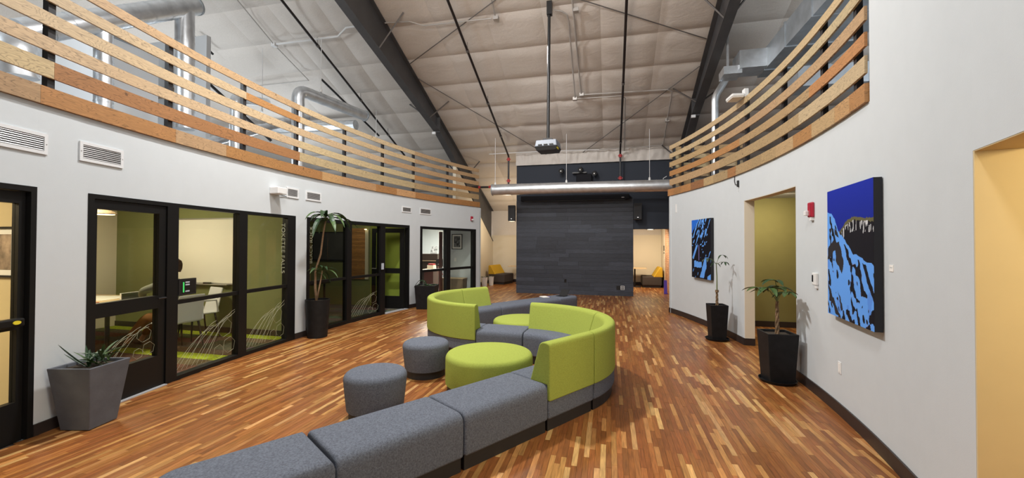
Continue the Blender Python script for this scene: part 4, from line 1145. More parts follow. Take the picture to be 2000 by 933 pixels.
# two money trees in tall black pots on saucers by the right wall
def money_tree(label, c, h0, h1, H, rz, sr, trunk_h, stems, leaf_len, seed):
    t = thing('potted_money_tree', label, 'potted plant', (c[0], c[1], 0), group='money trees in black pots')
    saucer(t, c, sr); square_pot(t, c, h0, h1, H, rz, 'pot_black')
    rnd = random.Random(seed); b = Vector((c[0], c[1], H-.05))
    for k in range(3):       # braided trunk
        pts = []; n = 16
        for i in range(n+1):
            s = i/n; a = 2*PI*k/3 + s*2.6*PI; rr = .014*(1-.25*s)
            pts.append(b + Vector((rr*math.cos(a), rr*math.sin(a), trunk_h*s)))
        ob('trunk', MB().tube(pts, [.0135*(1-.35*i/n) for i in range(n+1)], 7), 'trunk', t, smooth=True)
    top = b + Vector((0, 0, trunk_h))
    for (dx, dy, dz, nl, sc_) in stems:
        e = top + Vector((dx, dy, dz)); mid = top + Vector((dx*.4, dy*.4, dz*.8))
        st = ob('stem', MB().tube([top, mid, e], [.006, .005, .004], 5), 'stem_green', t)
        a0 = rnd.uniform(0, 6)
        for k in range(nl):
            a = a0 + 2*PI*k/nl; el = rnd.uniform(-.05, .30)
            ob('leaf', leaf_mb(e, (math.cos(a), math.sin(a), el), leaf_len*sc_*rnd.uniform(.75, 1.1)*(.72 if math.cos(a) > .2 else 1), leaf_len*.30*sc_, rnd.uniform(.25, .6), 6, .2), rnd.choice(('leaf_mid', 'leaf_dark', 'leaf_mid')), t)
        st.name = 'stem'
    return t
money_tree('bushy money tree in tall black square pot beside the corridor opening', (1.985, 5.60), .135, .168, .60, math.radians(3), .205, .42,
    [(-.10, -.05, .16, 6, 1.0), (.03, .04, .17, 6, 1.0), (.06, -.12, .12, 6, .9), (-.18, .06, .15, 6, .9), (-.02, 0, .25, 5, .9)], .225, 5)
t = money_tree('sparse slender money tree in tall black pot before the far painting', (1.83, 7.80), .115, .145, .615, math.radians(4), .195, .28, [], .12, 6)
b = Vector((1.83, 7.80, .615-.05+.28))
ob('trunk', MB().tube([b, b+Vector((.0, 0, .25)), b+Vector((-.01, 0, .47))], [.011, .009, .007], 7), 'stem_green', t)
ob('trunk_cap', MB().lathe([(0, -.02), (.030, -.02), (.030, .02), (0, .02)], 10, tuple(b), cap=False), 'trunk', t)
rnd = random.Random(2)
for (dx, dy, dz, nl) in ((-.14, 0, .10, 5), (.10, .02, .16, 4), (.13, -.02, .04, 3), (-.02, 0, .02, 2)):
    top = b + Vector((-.01, 0, .47)); e = top + Vector((dx, dy, dz))
    ob('stem', MB().tube([top, top+Vector((dx*.5, dy*.5, dz*.9)), e], .0035, 5), 'stem_green', t)
    for k in range(nl):
        a = 2*PI*k/nl + rnd.uniform(0, 1)
        ob('leaf', leaf_mb(e, (math.cos(a), math.sin(a), .1), .13*rnd.uniform(.8, 1.1), .036, .7, 5, .2), 'leaf_dark', t)

# black trough planter behind the left lime back
c = (-4.58, 9.80)
t = thing('potted_vine', 'black planter with a wiry plant between two glazings', 'potted plant', (c[0], c[1], 0))
square_pot(t, c, .22, .26, .60, math.radians(12), 'pot_black')
rnd = random.Random(12)
for k in range(5):
    a = 2.6 + k*.5; pts = [Vector((c[0], c[1], .56))]
    for i in range(1, 7): pts.append(Vector((c[0] + math.cos(a)*.06*i, c[1] + math.sin(a)*.03*i, .56 + .16*math.sin(i*.55))))
    ob('vine', MB().tube(pts, .007, 5), 'leaf_dark', t)
for k in range(16):
    a = rnd.uniform(0, 2*PI)
    ob('leaf', leaf_mb((c[0]+rnd.uniform(-.05, .10), c[1]+rnd.uniform(-.08, .08), .57), (math.cos(a), math.sin(a), rnd.uniform(.4, 1.4)), rnd.uniform(.12, .22), .05, .8, 5, .2), 'leaf_mid', t)
# ================================================================== PAINTINGS AND WALL FITTINGS
def painting(label, side, ya, yb, za, zb, colour_fn, depth=.055):
    ym = (ya+yb)/2; pa, pb = AP(side, ya), AP(side, yb)
    M = wall_frame(side, ym, (za+zb)/2, 0.004); W = (pa-pb).length; H = zb - za
    t = thing('painting', label, 'painting', AP(side, ym, .01, za), group='blue mountain paintings')
    # the flat canvas stands a little off the curved wall
    sag = 0.012
    ob('canvas', place(MB().box((-W/2, -H/2, sag), (W/2, H/2, sag+depth)), M), 'canvas_edge', t)
    nx, ny = 160, 212; mb = MB(); vs = []
    for j in range(ny+1):
        for i in range(nx+1): vs.append((-W/2 + W*i/nx, H/2 - H*j/ny, sag+depth+.0008))
    mb.v = vs
    for j in range(ny):
        for i in range(nx):
            mb.f.append((j*(nx+1)+i, (j+1)*(nx+1)+i, (j+1)*(nx+1)+i+1, j*(nx+1)+i+1)); mb.c.append(colour_fn((i+.5)/nx, (j+.5)/ny))
    ob('picture', place(mb, M), 'paint', t)
    for s in (-1, 1): ob('spacer', place(MB().box((s*W*.42-.02, -H*.4, -.002), (s*W*.42+.02, H*.4, sag)), M), 'canvas_edge', t)
    return t
BL, BLK, LB, SKY = (0.007, 0.022, 0.33), (0.006, 0.006, 0.011), (0.12, 0.34, 0.85), (0.006, 0.016, 0.24)
def nz(x, y, s, k=0.0): return mnoise.noise((x*s, y*s, k))
def interp(tab, x):
    for (a, va), (b, vb) in zip(tab, tab[1:]):
        if x <= b: return va + (vb-va)*(x-a)/(b-a)
    return tab[-1][1]
def near_paint(x, y):
    r = interp([(0, .17), (.10, .18), (.20, .24), (.27, .32), (.42, .40), (.62, .50), (.80, .53), (1.01, .58)], x) + .018*nz(x, y, 14)
    tl = interp([(0, .34), (.33, .33), (.45, .265), (.62, .235), (.8, .25), (1.01, .26)], x) + .012*nz(x, y, 30, 2)
    if y < r:
        if y < tl or x < .25: return tuple(c*(1.05-.9*y) for c in BL)
        if y < tl + .025: return (0.12, 0.11, 0.05)
        if y < tl + .10 and nz(x*3, y*.8, 16, 5) > -.05 + (y-tl)*3.2: return (0.55, 0.56, 0.58)
        return BLK
    # cracked light blue face: dark gullies running down and to the right
    depth = y - r
    if depth < .03: return LB
    polys = [((.19, .47), (.29, .405), (.40, .56), (.37, .66), (.22, .57)), ((.02, .46), (.16, .40), (.26, .43), (.10, .53), (.0, .56)), ((.05, .31), (.12, .29), (.12, .34), (.06, .35)), ((.18, .30), (.26, .33), (.29, .38), (.20, .36)),
             ((.0, .73), (.07, .80), (.28, .97), (.36, 1.0), (.24, 1.0), (.05, .86)), ((.26, .80), (.33, .86), (.40, .95), (.34, .94))]
    for P in polys:
        ins = False; j = len(P)-1; xx, yy = x + .02*nz(x, y, 22, 4), y + .02*nz(x, y, 22, 5)
        for i in range(len(P)):
            if (P[i][1] > yy) != (P[j][1] > yy) and xx < (P[j][0]-P[i][0])*(yy-P[i][1])/(P[j][1]-P[i][1]+1e-9)+P[i][0]: ins = not ins
            j = i
        if ins: return (0.025, 0.022, 0.026)
    ac, al = x*.80 - y*.60, x*.60 + y*.80
    q = nz(ac*2.3, al*.95, 7.5, 1) + .35*nz(x, y, 24, 3)
    thr = .26 if x < .45 else .10
    if .40 < x < .55 and .55 < y < .92: thr = .42
    if q > thr: return BLK
    if q > thr - .03 and nz(x, y, 25, 8) > .15: return (0.22, 0.17, 0.30)
    return LB if nz(x, y, 6, 6) > -.35 else (0.10, 0.27, 0.75)
def far_paint(x, y):
    if x < .36 and y < .24 - x*.6 + .02*nz(x, y, 20): return (0.02, 0.14, 0.62)
    ac, al = x*.70 + y*.72, x*.72 - y*.70       # strokes rising to the right
    if y < .44:
        q = nz(ac*2.6, al*.8, 8, 11) + .3*nz(x, y, 22, 4)
        return LB if q > .10 + max(0, x - .62)*.8 + max(0, y-.30)*1.2 else BLK
    if abs(x - (.34 - (y-.40)*1.0)) < .05 and y < .66: return LB
    if abs(x - (.78 - (y-.30)*1.1)) < .045 and y < .46: return LB
    if abs(x - .40) < .018 and y < .70: return (0.16, 0.14, 0.34)
    if .72 < y + .03*nz(x, y, 12) < .82 and .14 < x < .55: return LB
    if abs((x - .72) + (y - .76)*.75 + .03*nz(x, y, 14, 2)) < .10 and .64 < y < .985: return BLK if abs(x-.82) < .03 and .69 < y < .77 else LB
    if y > .95 - (x-.85)*.3 and x > .84: return LB
    return LB if nz(ac*2, al, 9, 9) > .50 else BLK
painting('large blue mountain painting nearest the camera on right wall', 'R', 3.76, 4.725, .975, 2.185, near_paint)
painting('blue and black rock painting behind the slender money tree', 'R', 8.70, 9.54, .962, 2.18, far_paint)

def fitting(name, label, cat, side, y, z, parts, group=None):
    t = thing(name, label, cat, AP(side, y, 0.0, z), group=group); M = wall_frame(side, y, z, 0.0)
    for pn, mb, m, bv in parts: ob(pn, place(mb, M), m, t, bevel=bv)
    return t
fitting('fire_alarm', 'red fire alarm strobe between painting and opening', 'alarm', 'R', 5.28, 2.04, [
    ('body', MB().box((-.055, -.075, 0), (.055, .095, .035)), 'alarm_red', .012), ('strobe', MB().box((-.05, -.055, .035), (.0, .0, .075)), 'white_plastic', .008), ('horn', MB().box((.01, -.06, .035), (.045, .08, .042)), 'alarm_red', 0), ('base', MB().box((-.02, -.11, 0), (.04, -.075, .03)), 'white_plastic', 0)])
fitting('thermostat', 'white thermostat with dark screen below the red alarm', 'thermostat', 'R', 5.19, 1.275, [
    ('body', MB().box((-.045, -.065, 0), (.055, .07, .03)), 'white_plastic', .008), ('screen', MB().box((-.038, -.03, .03), (-.005, .045, .0325)), 'screen_lit', 0), ('sensor', MB().box((.0, -.10, 0), (.05, -.066, .022)), 'white_plastic', .004)])
fitting('label_card', 'small white caption card right of the large painting', 'card', 'R', 3.635, 1.48, [
    ('card', MB().box((-.032, -.025, 0), (.032, .025, .004)), 'paper', 0), ('print', MB().box((-.022, .002, .004), (.018, .008, .0045)), 'drywall_grey', 0)])
fitting('wall_outlet', 'white outlet low on right wall under the large painting', 'outlet', 'R', 4.635, .46, [
    ('plate', MB().box((-.036, -.058, 0), (.036, .058, .007)), 'white_plastic', .003), ('socket', MB().box((-.016, -.042, .007), (.016, .042, .010)), 'paper', 0)])
fitting('cable_hook', 'black cable and hook hanging under the right railing', 'hook', 'R', 7.70, 2.70, [
    ('cable', MB().tube([(-.12, .14, .012), (-.13, .06, .012), (-.09, -.01, .012), (-.02, -.01, .012), (.02, .03, .012)], .006, 6), 'black_plastic', 0),
    ('hook', MB().box((.005, -.06, 0), (.035, .05, .03)), 'black_plastic', .004), ('cord', MB().tube([(.02, -.06, .012), (.018, -.14, .012)], .003, 5), 'conduit_white', 0)])
fitting('cover_plate', 'tall white cover plate at the far end of right wall', 'plate', 'R', 10.38, 2.515, [
    ('plate', MB().box((-.035, -.10, 0), (.035, .10, .008)), 'white_plastic', .002), ('screw', MB().box((-.005, .06, .008), (.005, .07, .0095)), 'alu', 0)])
fitting('fire_alarm', 'small red alarm at the far end of left wall', 'alarm', 'L', 12.30, 2.46, [
    ('body', MB().box((-.05, -.07, 0), (.05, .07, .035)), 'alarm_red', .008), ('strobe', MB().box((-.045, -.06, .035), (.045, -.01, .065)), 'white_plastic', .006)])
def vent(label, ya, yb, za, zb):
    ym = (ya+yb)/2; zm = (za+zb)/2; W = (AP('L', ya)-AP('L', yb)).length; H = zb-za; b = .028
    t = thing('air_vent', label, 'vent', AP('L', ym, 0, zm), group='white wall vents'); M = wall_frame('L', ym, zm, 0.0)
    fr = MB(); fr.box((-W/2, H/2-b, 0), (W/2, H/2, .014)); fr.box((-W/2, -H/2, 0), (W/2, -H/2+b, .014)); fr.box((-W/2, -H/2+b, 0), (-W/2+b, H/2-b, .014)); fr.box((W/2-b, -H/2+b, 0), (W/2, H/2-b, .014))
    ob('frame', place(fr, M), 'white_metal', t); ob('backing', place(MB().box((-W/2+b, -H/2+b, .001), (W/2-b, H/2-b, .003)), M), 'black_plastic', t)
    n = 7
    for k in range(n):
        y = -H/2+b + (H-2*b)*(k+.5)/n
        ob('slat', place(MB().obox((0, y, .008), (W/2-b, (H-2*b)/n*.25, .002), M=Matrix.Rotation(-.45, 3, 'X')), M), 'alu', t)
    for s in (-1, 1): ob('screw', place(MB().box((s*(W/2-.012)-.004, -.004, .014), (s*(W/2-.012)+.004, .004, .016)), M), 'alu', t)
vent('white vent cut by the left edge above the office door', 2.03, 2.54, 2.42, 2.60)
vent('white vent above the meeting room door', 2.80, 3.215, 2.43, 2.615)
vent('white vent next to the small white wall box', 5.80, 6.09, 2.43, 2.605)
vent('white vent above the corn plant', 6.27, 6.67, 2.435, 2.605)
vent('white vent above the open door of the dim room', 9.33, 9.69, 2.45, 2.60)
vent('white vent above the far left glazing', 10.04, 10.50, 2.45, 2.62)
t = thing('wall_device', 'small white box on the wall left of two vents', 'box', AP('L', 5.52, 0, 2.45)); M = wall_frame('L', 5.53, 2.50, 0)
ob('box', place(MB().box((-.10, -.055, 0), (.10, .055, .16)), M), 'white_plastic', t, bevel=.012)
ob('cable', place(MB().tube([(.10, -.05, .02), (.22, -.055, .012), (.34, -.075, .010)], .005, 5), M), 'black_plastic', t)
# ================================================================== INSIDE THE ROOMS
# room panel on the meeting room glass
pn = MB(); M = wall_frame('L', 4.02, 1.115, 0.0)
pn = ob('room_panel', place(MB().box((-.125, -.10, -.03), (.125, .10, .012)), M), 'black_plastic', w1)
ob('screen', place(MB().box((-.085, -.075, .012), (.11, .075, .0135)), M), 'screen_lit', pn)
ob('status_bar', place(MB().box((-.07, -.065, .0136), (-.05, .06, .0145)), M), 'screen_green', pn)
for a, b, c_ in ((-.035, .03, .06), (-.035, .0, .03), (-.035, .0, -.05)):
    ob('screen_text', place(MB().box((a, c_-.012, .0136), (a+.06, c_+.004, .0145)), M), 'screen_text', pn)
t = thing('whiteboard', 'large glossy whiteboard on the sage meeting room wall', 'whiteboard', (-7.42, 6.17, .9))
ob('surface', MB().box((-8.25, 6.155, .92), (-6.64, 6.178, 2.10)), 'whiteboard', t)
for a, b in (((-8.27, 6.148, 2.10), (-6.62, 6.18, 2.125)), ((-8.27, 6.148, .895), (-6.62, 6.18, .92)), ((-8.27, 6.148, .92), (-8.25, 6.18, 2.10)), ((-6.64, 6.148, .92), (-6.62, 6.18, 2.10))): ob('frame', MB().box(a, b), 'alu', t)
tr = ob('tray', MB().box((-8.1, 6.08, .885), (-6.8, 6.15, .90)), 'alu', t); ob('eraser', MB().box((-7.35, 6.09, .90), (-7.2, 6.13, .93)), 'black_plastic', tr)
for x, lab in ((-7.49, 'white outlet under the whiteboard, left of the pair'), (-7.225, 'white outlet under the whiteboard, right of the pair')):
    t = thing('wall_outlet', lab, 'outlet', (x, 6.175, .39)); ob('plate', MB().box((x-.038, 6.168, .39), (x+.038, 6.181, .51)), 'white_plastic', t); ob('socket', MB().box((x-.016, 6.165, .405), (x+.016, 6.168, .495)), 'paper', t)
t = thing('pendant_lamp', 'brown pendant lamp glowing over the meeting table', 'lamp', (-7.75, 4.74, 2.08))
ob('shade', MB().lathe([(.02, .10), (.10, .085), (.20, .02), (.205, .0), (.195, .0), (.09, .075), (.02, .09)], 28, (-7.75, 4.74, 2.10), cap=False), 'brown_panel', t, smooth=True)
ob('bulb', MB().lathe([(0, -.02), (.17, -.012), (.17, .0), (0, .0)], 24, (-7.75, 4.74, 2.11), cap=False), 'lamp_glow', t); ob('cord', MB().tube([(-7.75, 4.74, 2.19), (-7.75, 4.74, 2.70)], .006, 6), 'black_plastic', t)
t = thing('meeting_table', 'light wood meeting table behind the glass door', 'table', (-7.95, 4.9, 0))
ob('tabletop', MB().box((-8.95, 4.35, .705), (-6.98, 5.42, .74)), 'table_wood', t, bevel=.006)
for xx, yy in ((-8.8, 4.48), (-8.8, 5.3), (-7.15, 4.48), (-7.15, 5.3)): ob('leg', MB().tube([(xx, yy, 0), (xx, yy, .705)], .028, 10), 'chair_leg', t)
ob('apron', MB().box((-8.7, 4.46, .65), (-7.2, 5.32, .705)), 'chair_leg', t)
t = thing('paper_sheet', 'big white sheet lying on the meeting table', 'paper', (-8.2, 4.95, .74)); ob('sheet', MB().obox((-8.25, 5.0, .744), (.42, .30, .003), .2), 'paper', t); ob('pencil', MB().tube([(-7.75, 4.6, .748), (-7.55, 4.62, .748)], .006, 6), 'red_paint', t)
t = thing('laptop', 'pale laptop in front of the seated person', 'laptop', (-7.35, 5.05, .74)); ob('base', MB().obox((-7.36, 5.05, .752), (.12, .17, .009), .1), 'white_metal', t)
ob('lid', MB().obox((-7.52, 5.04, .80), (.012, .17, .06), .1), 'white_metal', t); ob('rim', MB().obox((-7.505, 5.04, .80), (.003, .16, .052), .1), 'screen_lit', t)
def shell_chair(label, c, rz, group='white meeting chairs'):
    t = thing('meeting_chair', label, 'chair', (c[0], c[1], 0), rz, group)   # faces local -X
    ob('seat', MB().box((-.22, -.23, .43), (.20, .23, .455)), 'chair_white', t, bevel=.02, world=False)
    bk = MB(); bk.hexa([(.18, -.22, .44), (.205, -.22, .44), (.205, .22, .44), (.18, .22, .44), (.28, -.20, .86), (.305, -.20, .86), (.305, .20, .86), (.28, .20, .86)])
    ob('backrest', bk, 'chair_white', t, bevel=.02, world=False)
    for s in (-1, 1): ob('armrest', MB().tube([(.20, s*.24, .45), (.16, s*.26, .66), (-.12, s*.26, .67)], .016, 8), 'chair_white', t, world=False)
    for sx in (-1, 1):
        for sy in (-1, 1): ob('leg', MB().tube([(sx*.17, sy*.19, .44), (sx*.22+.02, sy*.23, 0)], [.017, .011], 8), 'chair_leg', t, world=False)
    return t
shell_chair('white chair under the seated person', (-6.52, 5.0), 0.0); shell_chair('empty white chair by the sage wall', (-7.0, 5.72), math.radians(75))

# seated person, mostly behind the black mullion
def skin_mesh(name, verts, edges, radii, m, parent, sub=2, root=0):
    import bmesh as _b
    me = bpy.data.meshes.new(name); bm = _b.new(); lay = bm.verts.layers.skin.verify()
    bv = [bm.verts.new(p) for p in verts]
    for i, r in enumerate(radii): bv[i][lay].radius = (r, r); bv[i][lay].use_root = (i == root)
    for a, b in edges: bm.edges.new((bv[a], bv[b]))
    bm.to_mesh(me); bm.free()
    me.materials.append(MATS[m])
    o = bpy.data.objects.new(name, me); col.objects.link(o)
    if parent is not None: o.parent = parent; o.matrix_parent_inverse = local_matrix(parent).inverted()
    sk_ = o.modifiers.new('skin', 'SKIN'); sk_.use_smooth_shade = True
    o.modifiers.new('sub', 'SUBSURF').levels = sub; o.modifiers['sub'].render_levels = sub
    return o
PXp, PYp = -6.50, 5.0
person = thing('person', 'person in grey shirt and brown trousers seated at the meeting table', 'person', (PXp, PYp, 0))
def pp(dx, dy, z): return (PXp + dx, PYp + dy, z)
V = [pp(0, 0, .53), pp(-.07, 0, .70), pp(-.15, 0, .90), pp(-.17, 0, 1.04), pp(-.15, 0, 1.12), pp(-.12, 0, 1.20), pp(-.12, 0, 1.29), pp(-.10, 0, 1.36)]
E_ = [(i, i+1) for i in range(7)]; RR = [.13, .12, .13, .085, .044, .060, .090, .055]
for s in (-1, 1):
    b = len(V)
    V += [pp(-.18, s*.17, 1.00), pp(-.36, s*.25, .93), pp(-.55, s*.14, .79), pp(-.61, s*.12, .785)]; E_ += [(3, b), (b, b+1), (b+1, b+2), (b+2, b+3)]; RR += [.055, .043, .028, .026]
    for k in range(5):
        f = len(V); dy = (k-2)*.018
        L = (.045, .06, .068, .062, .048)[k]
        if k == 0: dy = -s*0 + (-.040 if s > 0 else .040)
        V += [pp(-.64 - (0 if k else -.03), s*.12 + dy, .780), pp(-.64-L, s*.12 + dy*1.25, .768)]; E_ += [(b+3, f), (f, f+1)]; RR += [.010, .008]
    b = len(V)
    V += [pp(-.04, s*.10, .52), pp(-.46, s*.12, .50), pp(-.86, s*.10, .13), pp(-.90, s*.10, .07), pp(-1.06, s*.12, .04)]; E_ += [(0, b), (b, b+1), (b+1, b+2), (b+2, b+3), (b+3, b+4)]; RR += [.085, .060, .038, .036, .030]
ob_body = skin_mesh('body', V, E_, RR, 'skin', person)
V = [pp(0, 0, .55), pp(-.07, 0, .70), pp(-.15, 0, .90), pp(-.17, 0, 1.05)]; E_ = [(0, 1), (1, 2), (2, 3)]; RR = [.15, .145, .155, .10]
for s in (-1, 1):
    b = len(V); V += [pp(-.18, s*.18, 1.00), pp(-.36, s*.255, .93), pp(-.52, s*.15, .82)]; E_ += [(3, b), (b, b+1), (b+1, b+2)]; RR += [.072, .060, .045]
skin_mesh('shirt', V, E_, RR, 'shirt_grey', person)
V = [pp(0, 0, .56), pp(0, 0, .51)]; E_ = [(0, 1)]; RR = [.14, .145]
for s in (-1, 1):
    b = len(V); V += [pp(-.06, s*.10, .52), pp(-.46, s*.12, .505), pp(-.84, s*.10, .17)]; E_ += [(1, b), (b, b+1), (b+1, b+2)]; RR += [.10, .076, .058]
skin_mesh('trousers', V, E_, RR, 'trousers', person)
for s in (-1, 1): skin_mesh('shoe', [pp(-.86, s*.10, .06), pp(-.95, s*.11, .05), pp(-1.10, s*.12, .045)], [(0, 1), (1, 2)], [.05, .048, .038], 'shoe', person)
hr = MB(); 
prof = [(0, .118), (.055, .108), (.090, .075), (.102, .03), (.102, .0), (.098, -.05), (.080, -.095)]
hr.lathe(prof, 18, pp(-.095, 0, 1.30), cap=False); hr.v = [(max(x, PXp-.185), y, max(z, 1.325) if x < PXp-.105 else z) for x, y, z in hr.v]
ob('hair', hr, 'hair', person, smooth=True)
for s in (-1, 1): ob('eye', MB().lathe([(0, -.008), (.008, 0), (0, .008)], 8, pp(-.202, s*.032, 1.30), cap=False), 'shoe', person)
ob('nose', MB().frustum([(PXp-.232, PYp-.012), (PXp-.20, PYp-.016), (PXp-.20, PYp+.016), (PXp-.232, PYp+.012)], 1.255, [(PXp-.206, PYp-.006), (PXp-.19, PYp-.006), (PXp-.19, PYp+.006), (PXp-.206, PYp+.006)], 1.305), 'skin', person, bevel=.004)
ob('mouth', MB().box((PXp-.205, PYp-.022, 1.222), (PXp-.185, PYp+.022, 1.230)), 'red_wood', person)
for s in (-1, 1): ob('ear', MB().obox(pp(-.105, s*.092, 1.285), (.018, .008, .03)), 'skin', person, bevel=.006)

# picture in the office at the left edge
def framed(name, label, a, b, y, depth, art, mat_in=.06, face=-1, frame_m='black_plastic'):
    """picture on a wall facing -Y"""
    (x0, z0), (x1, z1) = a, b
    t = thing(name, label, 'picture', ((x0+x1)/2, y, z0)); f = .02
    for q in (((x0, y-depth, z1-f), (x1, y, z1)), ((x0, y-depth, z0), (x1, y, z0+f)), ((x0, y-depth, z0+f), (x0+f, y, z1-f)), ((x1-f, y-depth, z0+f), (x1, y, z1-f))): ob('frame', MB().box(*q), frame_m, t)
    ob('mount', MB().box((x0+f, y-depth*.5, z0+f), (x1-f, y, z1-f)), 'paper', t); ob('print', MB().box((x0+f+mat_in, y-depth*.55, z0+f+mat_in), (x1-f-mat_in, y-depth*.5, z1-f-mat_in)), art, t)
    return t
framed('framed_picture', 'framed brown landscape in the warm office at left edge', (-6.25, 1.33), (-5.31, 1.80), 2.63, .03, 'picture_art', .05)
# second room
slw = thing('slat_panel', 'orange wood slat wall panel inside the dim room', 'wall panel', (-6.62, 9.84, .7))
random.seed(31)
z = .70
while z < 2.02:
    m1 = MB(); k = random.uniform(.75, 1.2); m1.cur = (.42*k, .20*k, .065*k); m1.box((-6.86, 9.825-random.uniform(0, .008), z), (-6.40, 9.858, z+.052)); ob('slat', m1, 'slat_wood', slw); z += .055
ob('edge_strip', MB().box((-6.40, 9.82, .70), (-6.30, 9.858, 2.03)), 'warm_white', slw); ob('spotlight', MB().lathe([(0, 0), (.03, 0), (.03, .02), (0, .02)], 12, (-6.36, 9.78, 2.03), cap=False), 'lamp_glow', slw)
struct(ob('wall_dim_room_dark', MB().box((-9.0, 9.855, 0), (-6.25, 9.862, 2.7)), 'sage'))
t = thing('wall_screen', 'grey wall screen inside the dim second room', 'screen', (-7.5, 9.83, 1.2)); ob('panel', MB().box((-8.0, 9.80, 1.22), (-7.05, 9.85, 1.95)), 'steel_dark', t); ob('bezel', MB().box((-8.03, 9.81, 1.19), (-7.02, 9.848, 1.98)), 'black_plastic', t)
t = thing('side_table', 'dark table standing in the dim second room', 'table', (-7.2, 8.2, 0)); ob('tabletop', MB().box((-8.1, 7.7, .70), (-6.6, 8.7, .74)), 'dark_wood', t)
for xx, yy in ((-8.0, 7.8), (-8.0, 8.6), (-6.7, 7.8), (-6.7, 8.6)): ob('leg', MB().tube([(xx, yy, 0), (xx, yy, .70)], .025, 8), 'chair_leg', t)
# third room: open office
framed('framed_picture', 'small framed dark print behind the far left glazing', (-5.17, 1.48), (-4.80, 1.99), 13.0, .03, 'picture_grey', .05)
t = thing('light_switch', 'white light switch under the dark framed print', 'switch', (-4.98, 12.99, 1.1)); ob('plate', MB().box((-5.09, 12.988, 1.07), (-5.01, 13.0, 1.19)), 'white_plastic', t); ob('toggle', MB().box((-5.06, 12.982, 1.11), (-5.04, 12.988, 1.15)), 'paper', t)
t = thing('low_cabinet', 'low brown cabinet behind the far left glazing', 'cabinet', (-4.98, 12.74, 0)); ob('body', MB().box((-5.35, 12.56, 0), (-4.62, 12.94, .52)), 'brown_panel', t); ob('top', MB().box((-5.37, 12.54, .52), (-4.60, 12.95, .545)), 'table_wood', t)
ob('door', MB().box((-5.33, 12.548, .04), (-4.99, 12.56, .50)), 'brown_panel', t); ob('door', MB().box((-4.98, 12.548, .04), (-4.64, 12.56, .50)), 'brown_panel', t)
t = thing('office_door', 'dark red door standing open in the open office', 'door', (-5.25, 12.2, 0)); ob('leaf', MB().box((-5.34, 12.30, .01), (-5.29, 12.48, 2.05)), 'red_wood', t); ob('handle', MB().tube([(-5.34, 12.33, 1.0), (-5.39, 12.33, 1.0), (-5.39, 12.43, 1.0)], .01, 6), 'alu', t)
t = thing('bookcase', 'dark bookcase in the open office', 'bookcase', (-6.75, 14.6, 0)); ob('body', MB().box((-7.15, 14.5, 0), (-6.35, 14.8, 1.28)), 'dark_wood', t); ob('shelf', MB().box((-7.12, 14.47, .62), (-6.38, 14.5, .65)), 'brown_panel', t); ob('shelf', MB().box((-7.12, 14.47, 1.0), (-6.38, 14.5, 1.03)), 'brown_panel', t)
t = thing('photo_stand', 'small dark picture standing on the bookcase', 'picture', (-6.6, 14.6, 1.28)); ob('frame', MB().obox((-6.55, 14.62, 1.42), (.13, .012, .14), M=Matrix.Rotation(-.2, 3, 'X')), 'picture_grey', t); ob('easel', MB().obox((-6.55, 14.70, 1.38), (.02, .05, .10)), 'black_plastic', t)
t = thing('office_desk', 'wood topped desk with red pedestal in open office', 'desk', (-6.0, 13.9, 0)); ob('tabletop', MB().box((-6.5, 13.5, .72), (-5.5, 14.1, .75)), 'table_wood', t); ob('pedestal', MB().box((-6.45, 13.55, 0), (-6.1, 14.0, .72)), 'red_wood', t); ob('leg', MB().box((-5.6, 13.55, 0), (-5.55, 14.05, .72)), 'dark_wood', t)
for xx, zz, lab, m in ((-6.28, .75, 'white stack of files on the open office desk', 'paper'), (-5.95, .75, 'dark monitor on the open office desk', 'black_plastic')):
    t = thing('file_stack' if m == 'paper' else 'monitor', lab, 'files' if m == 'paper' else 'monitor', (xx, 13.8, zz))
    if m == 'paper': ob('stack', MB().box((xx-.12, 13.7, zz), (xx+.12, 13.95, zz+.14)), m, t); ob('binder', MB().box((xx-.10, 13.72, zz+.14), (xx+.10, 13.93, zz+.19)), 'red_paint', t)
    else: ob('panel', MB().box((xx-.2, 13.9, zz+.10), (xx+.2, 13.93, zz+.36)), m, t); ob('foot', MB().box((xx-.08, 13.84, zz), (xx+.08, 13.98, zz+.02)), m, t); ob('neck', MB().box((xx-.02, 13.91, zz+.02), (xx+.02, 13.94, zz+.12)), m, t)
t = thing('red_chair', 'red office chair deep in the open office', 'chair', (-6.15, 15.2, 0)); ob('seat', MB().box((-6.4, 15.0, .44), (-5.95, 15.4, .50)), 'red_paint', t, bevel=.02); ob('backrest', MB().box((-6.4, 15.38, .5), (-5.95, 15.44, .95)), 'red_paint', t, bevel=.02); ob('column', MB().tube([(-6.17, 15.2, .05), (-6.17, 15.2, .44)], .03, 8), 'black_plastic', t); ob('base', MB().lathe([(0, 0), (.25, 0), (.25, .03), (.04, .06), (0, .06)], 10, (-6.17, 15.2, 0), cap=False), 'black_plastic', t)
for i, xx in enumerate((-7.45, -7.02, -6.6)):
    t = thing('wall_poster', ('leftmost', 'middle', 'rightmost')[i] + ' of three white posters on the open office wall', 'poster', (xx, 17.48, 1.5), group='open office posters'); ob('sheet', MB().box((xx-.17, 17.488, 1.55), (xx+.17, 17.498, 2.25)), 'paper', t); ob('strip', MB().box((xx+.19, 17.485, 1.5), (xx+.21, 17.498, 2.3)), 'black_plastic', t)
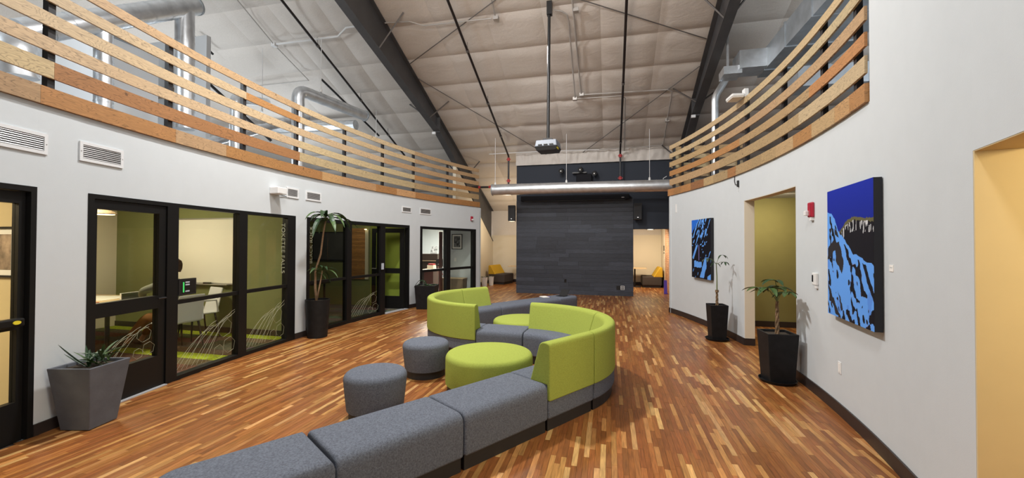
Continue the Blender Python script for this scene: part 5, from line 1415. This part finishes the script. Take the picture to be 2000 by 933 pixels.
# nooks
def nook_bench(label, c, rz, mirror=1):
    t = thing('nook_bench', label, 'bench', (c[0], c[1], 0), rz, 'yellow backed nook benches')     # faces local +X
    ob('plinth', MB().box((-.30, -.42, 0), (.34, .42, .08)), 'plinth', t, world=False)
    ob('seat', MB().box((-.34, -.46, .08), (.38, .46, .43)), 'fabric_brown', t, bevel=.04, seg=3, world=False)
    bk = MB().add([(-.37, -.46, .40), (-.02, -.46, .40), (-.26, -.46, .78), (-.36, -.46, .78), (-.37, .46, .40), (-.02, .46, .40), (-.26, .46, .78), (-.36, .46, .78)], [(0, 1, 2, 3), (4, 7, 6, 5), (0, 4, 5, 1), (1, 5, 6, 2), (2, 6, 7, 3), (3, 7, 4, 0)])
    ob('backrest', bk, 'fabric_yellow', t, bevel=.03, seg=3, world=False)
nook_bench('brown bench with yellow back in the left nook', (-4.45, 16.75), math.radians(-12)); nook_bench('brown bench with yellow back in the right nook', (1.62, 17.0), PI)
def nook_table(label, a, b, leg):
    t = thing('nook_table', label, 'table', (leg[0], leg[1], 0)); ob('tabletop', MB().box((a[0], a[1], .72), (b[0], b[1], .745)), 'table_wood', t)
    ob('leg', MB().tube([(leg[0], leg[1], .02), (leg[0], leg[1], .72)], .03, 10), 'steel_black', t); ob('foot', MB().box((leg[0]-.22, leg[1]-.22, 0), (leg[0]+.22, leg[1]+.22, .02)), 'steel_black', t)
nook_table('wall table edge in the left nook by the stage wall', (-4.12, 16.6), (-3.2, 17.2), (-3.6, 16.9)); nook_table('light wood table in the right nook', (.5, 16.5), (1.40, 17.2), (.98, 16.85))
for i, (xx, yy, r_) in enumerate(((-4.78, 15.45, .13), (-4.62, 15.85, .11))):
    t = thing('plant_bucket', 'white bucket with a small plant, ' + ('left' if i == 0 else 'right') + ' of the pair by the nook wall', 'bucket', (xx, yy, 0), group='white plant buckets'); ob('bucket', MB().lathe([(0, .002), (r_*.75, .002), (r_, .36), (r_-.015, .36), (r_*.7, .1), (0, .1)], 20, (xx, yy, 0), cap=False), 'white_plastic', t, smooth=True, angle=40)
    for k in range(7): a = k*.9; ob('leaf', leaf_mb((xx, yy, .30), (math.cos(a), math.sin(a), 1.3), .22, .05, .6, 4), 'leaf_dark', t)
t = thing('floor_sign', 'small purple board leaning by the right nook', 'sign', (1.86, 14.6, 0)); ob('board', MB().obox((1.84, 14.62, .23), (.05, .012, .23), M=Matrix.Rotation(-.12, 3, 'X')), 'purple', t); ob('foot', MB().box((1.80, 14.62, 0), (1.92, 14.74, .015)), 'purple', t)
t = thing('wall_lettering', 'dark vertical lettering strip on the right nook wall', 'sign', (2.04, 16.7, 1.4)); ob('strip', MB().box((2.044, 16.55, 1.32), (2.05, 16.85, 1.36)), 'dark_wood', t); ob('strip', MB().box((2.044, 16.55, 1.42), (2.05, 16.85, 1.62)), 'dark_wood', t)
t = thing('downlight', 'glowing round downlight over the right nook opening', 'light', (1.28, 13.8, 2.13)); ob('lens', MB().lathe([(0, 0), (.10, 0), (.10, .012), (0, .012)], 20, (1.28, 13.78, 2.135), cap=False), 'lamp_glow', t); ob('ring', MB().lathe([(.10, -.004), (.125, -.004), (.125, .018), (.10, .018), (.10, -.004)], 20, (1.28, 13.78, 2.137), cap=False), 'white_metal', t)
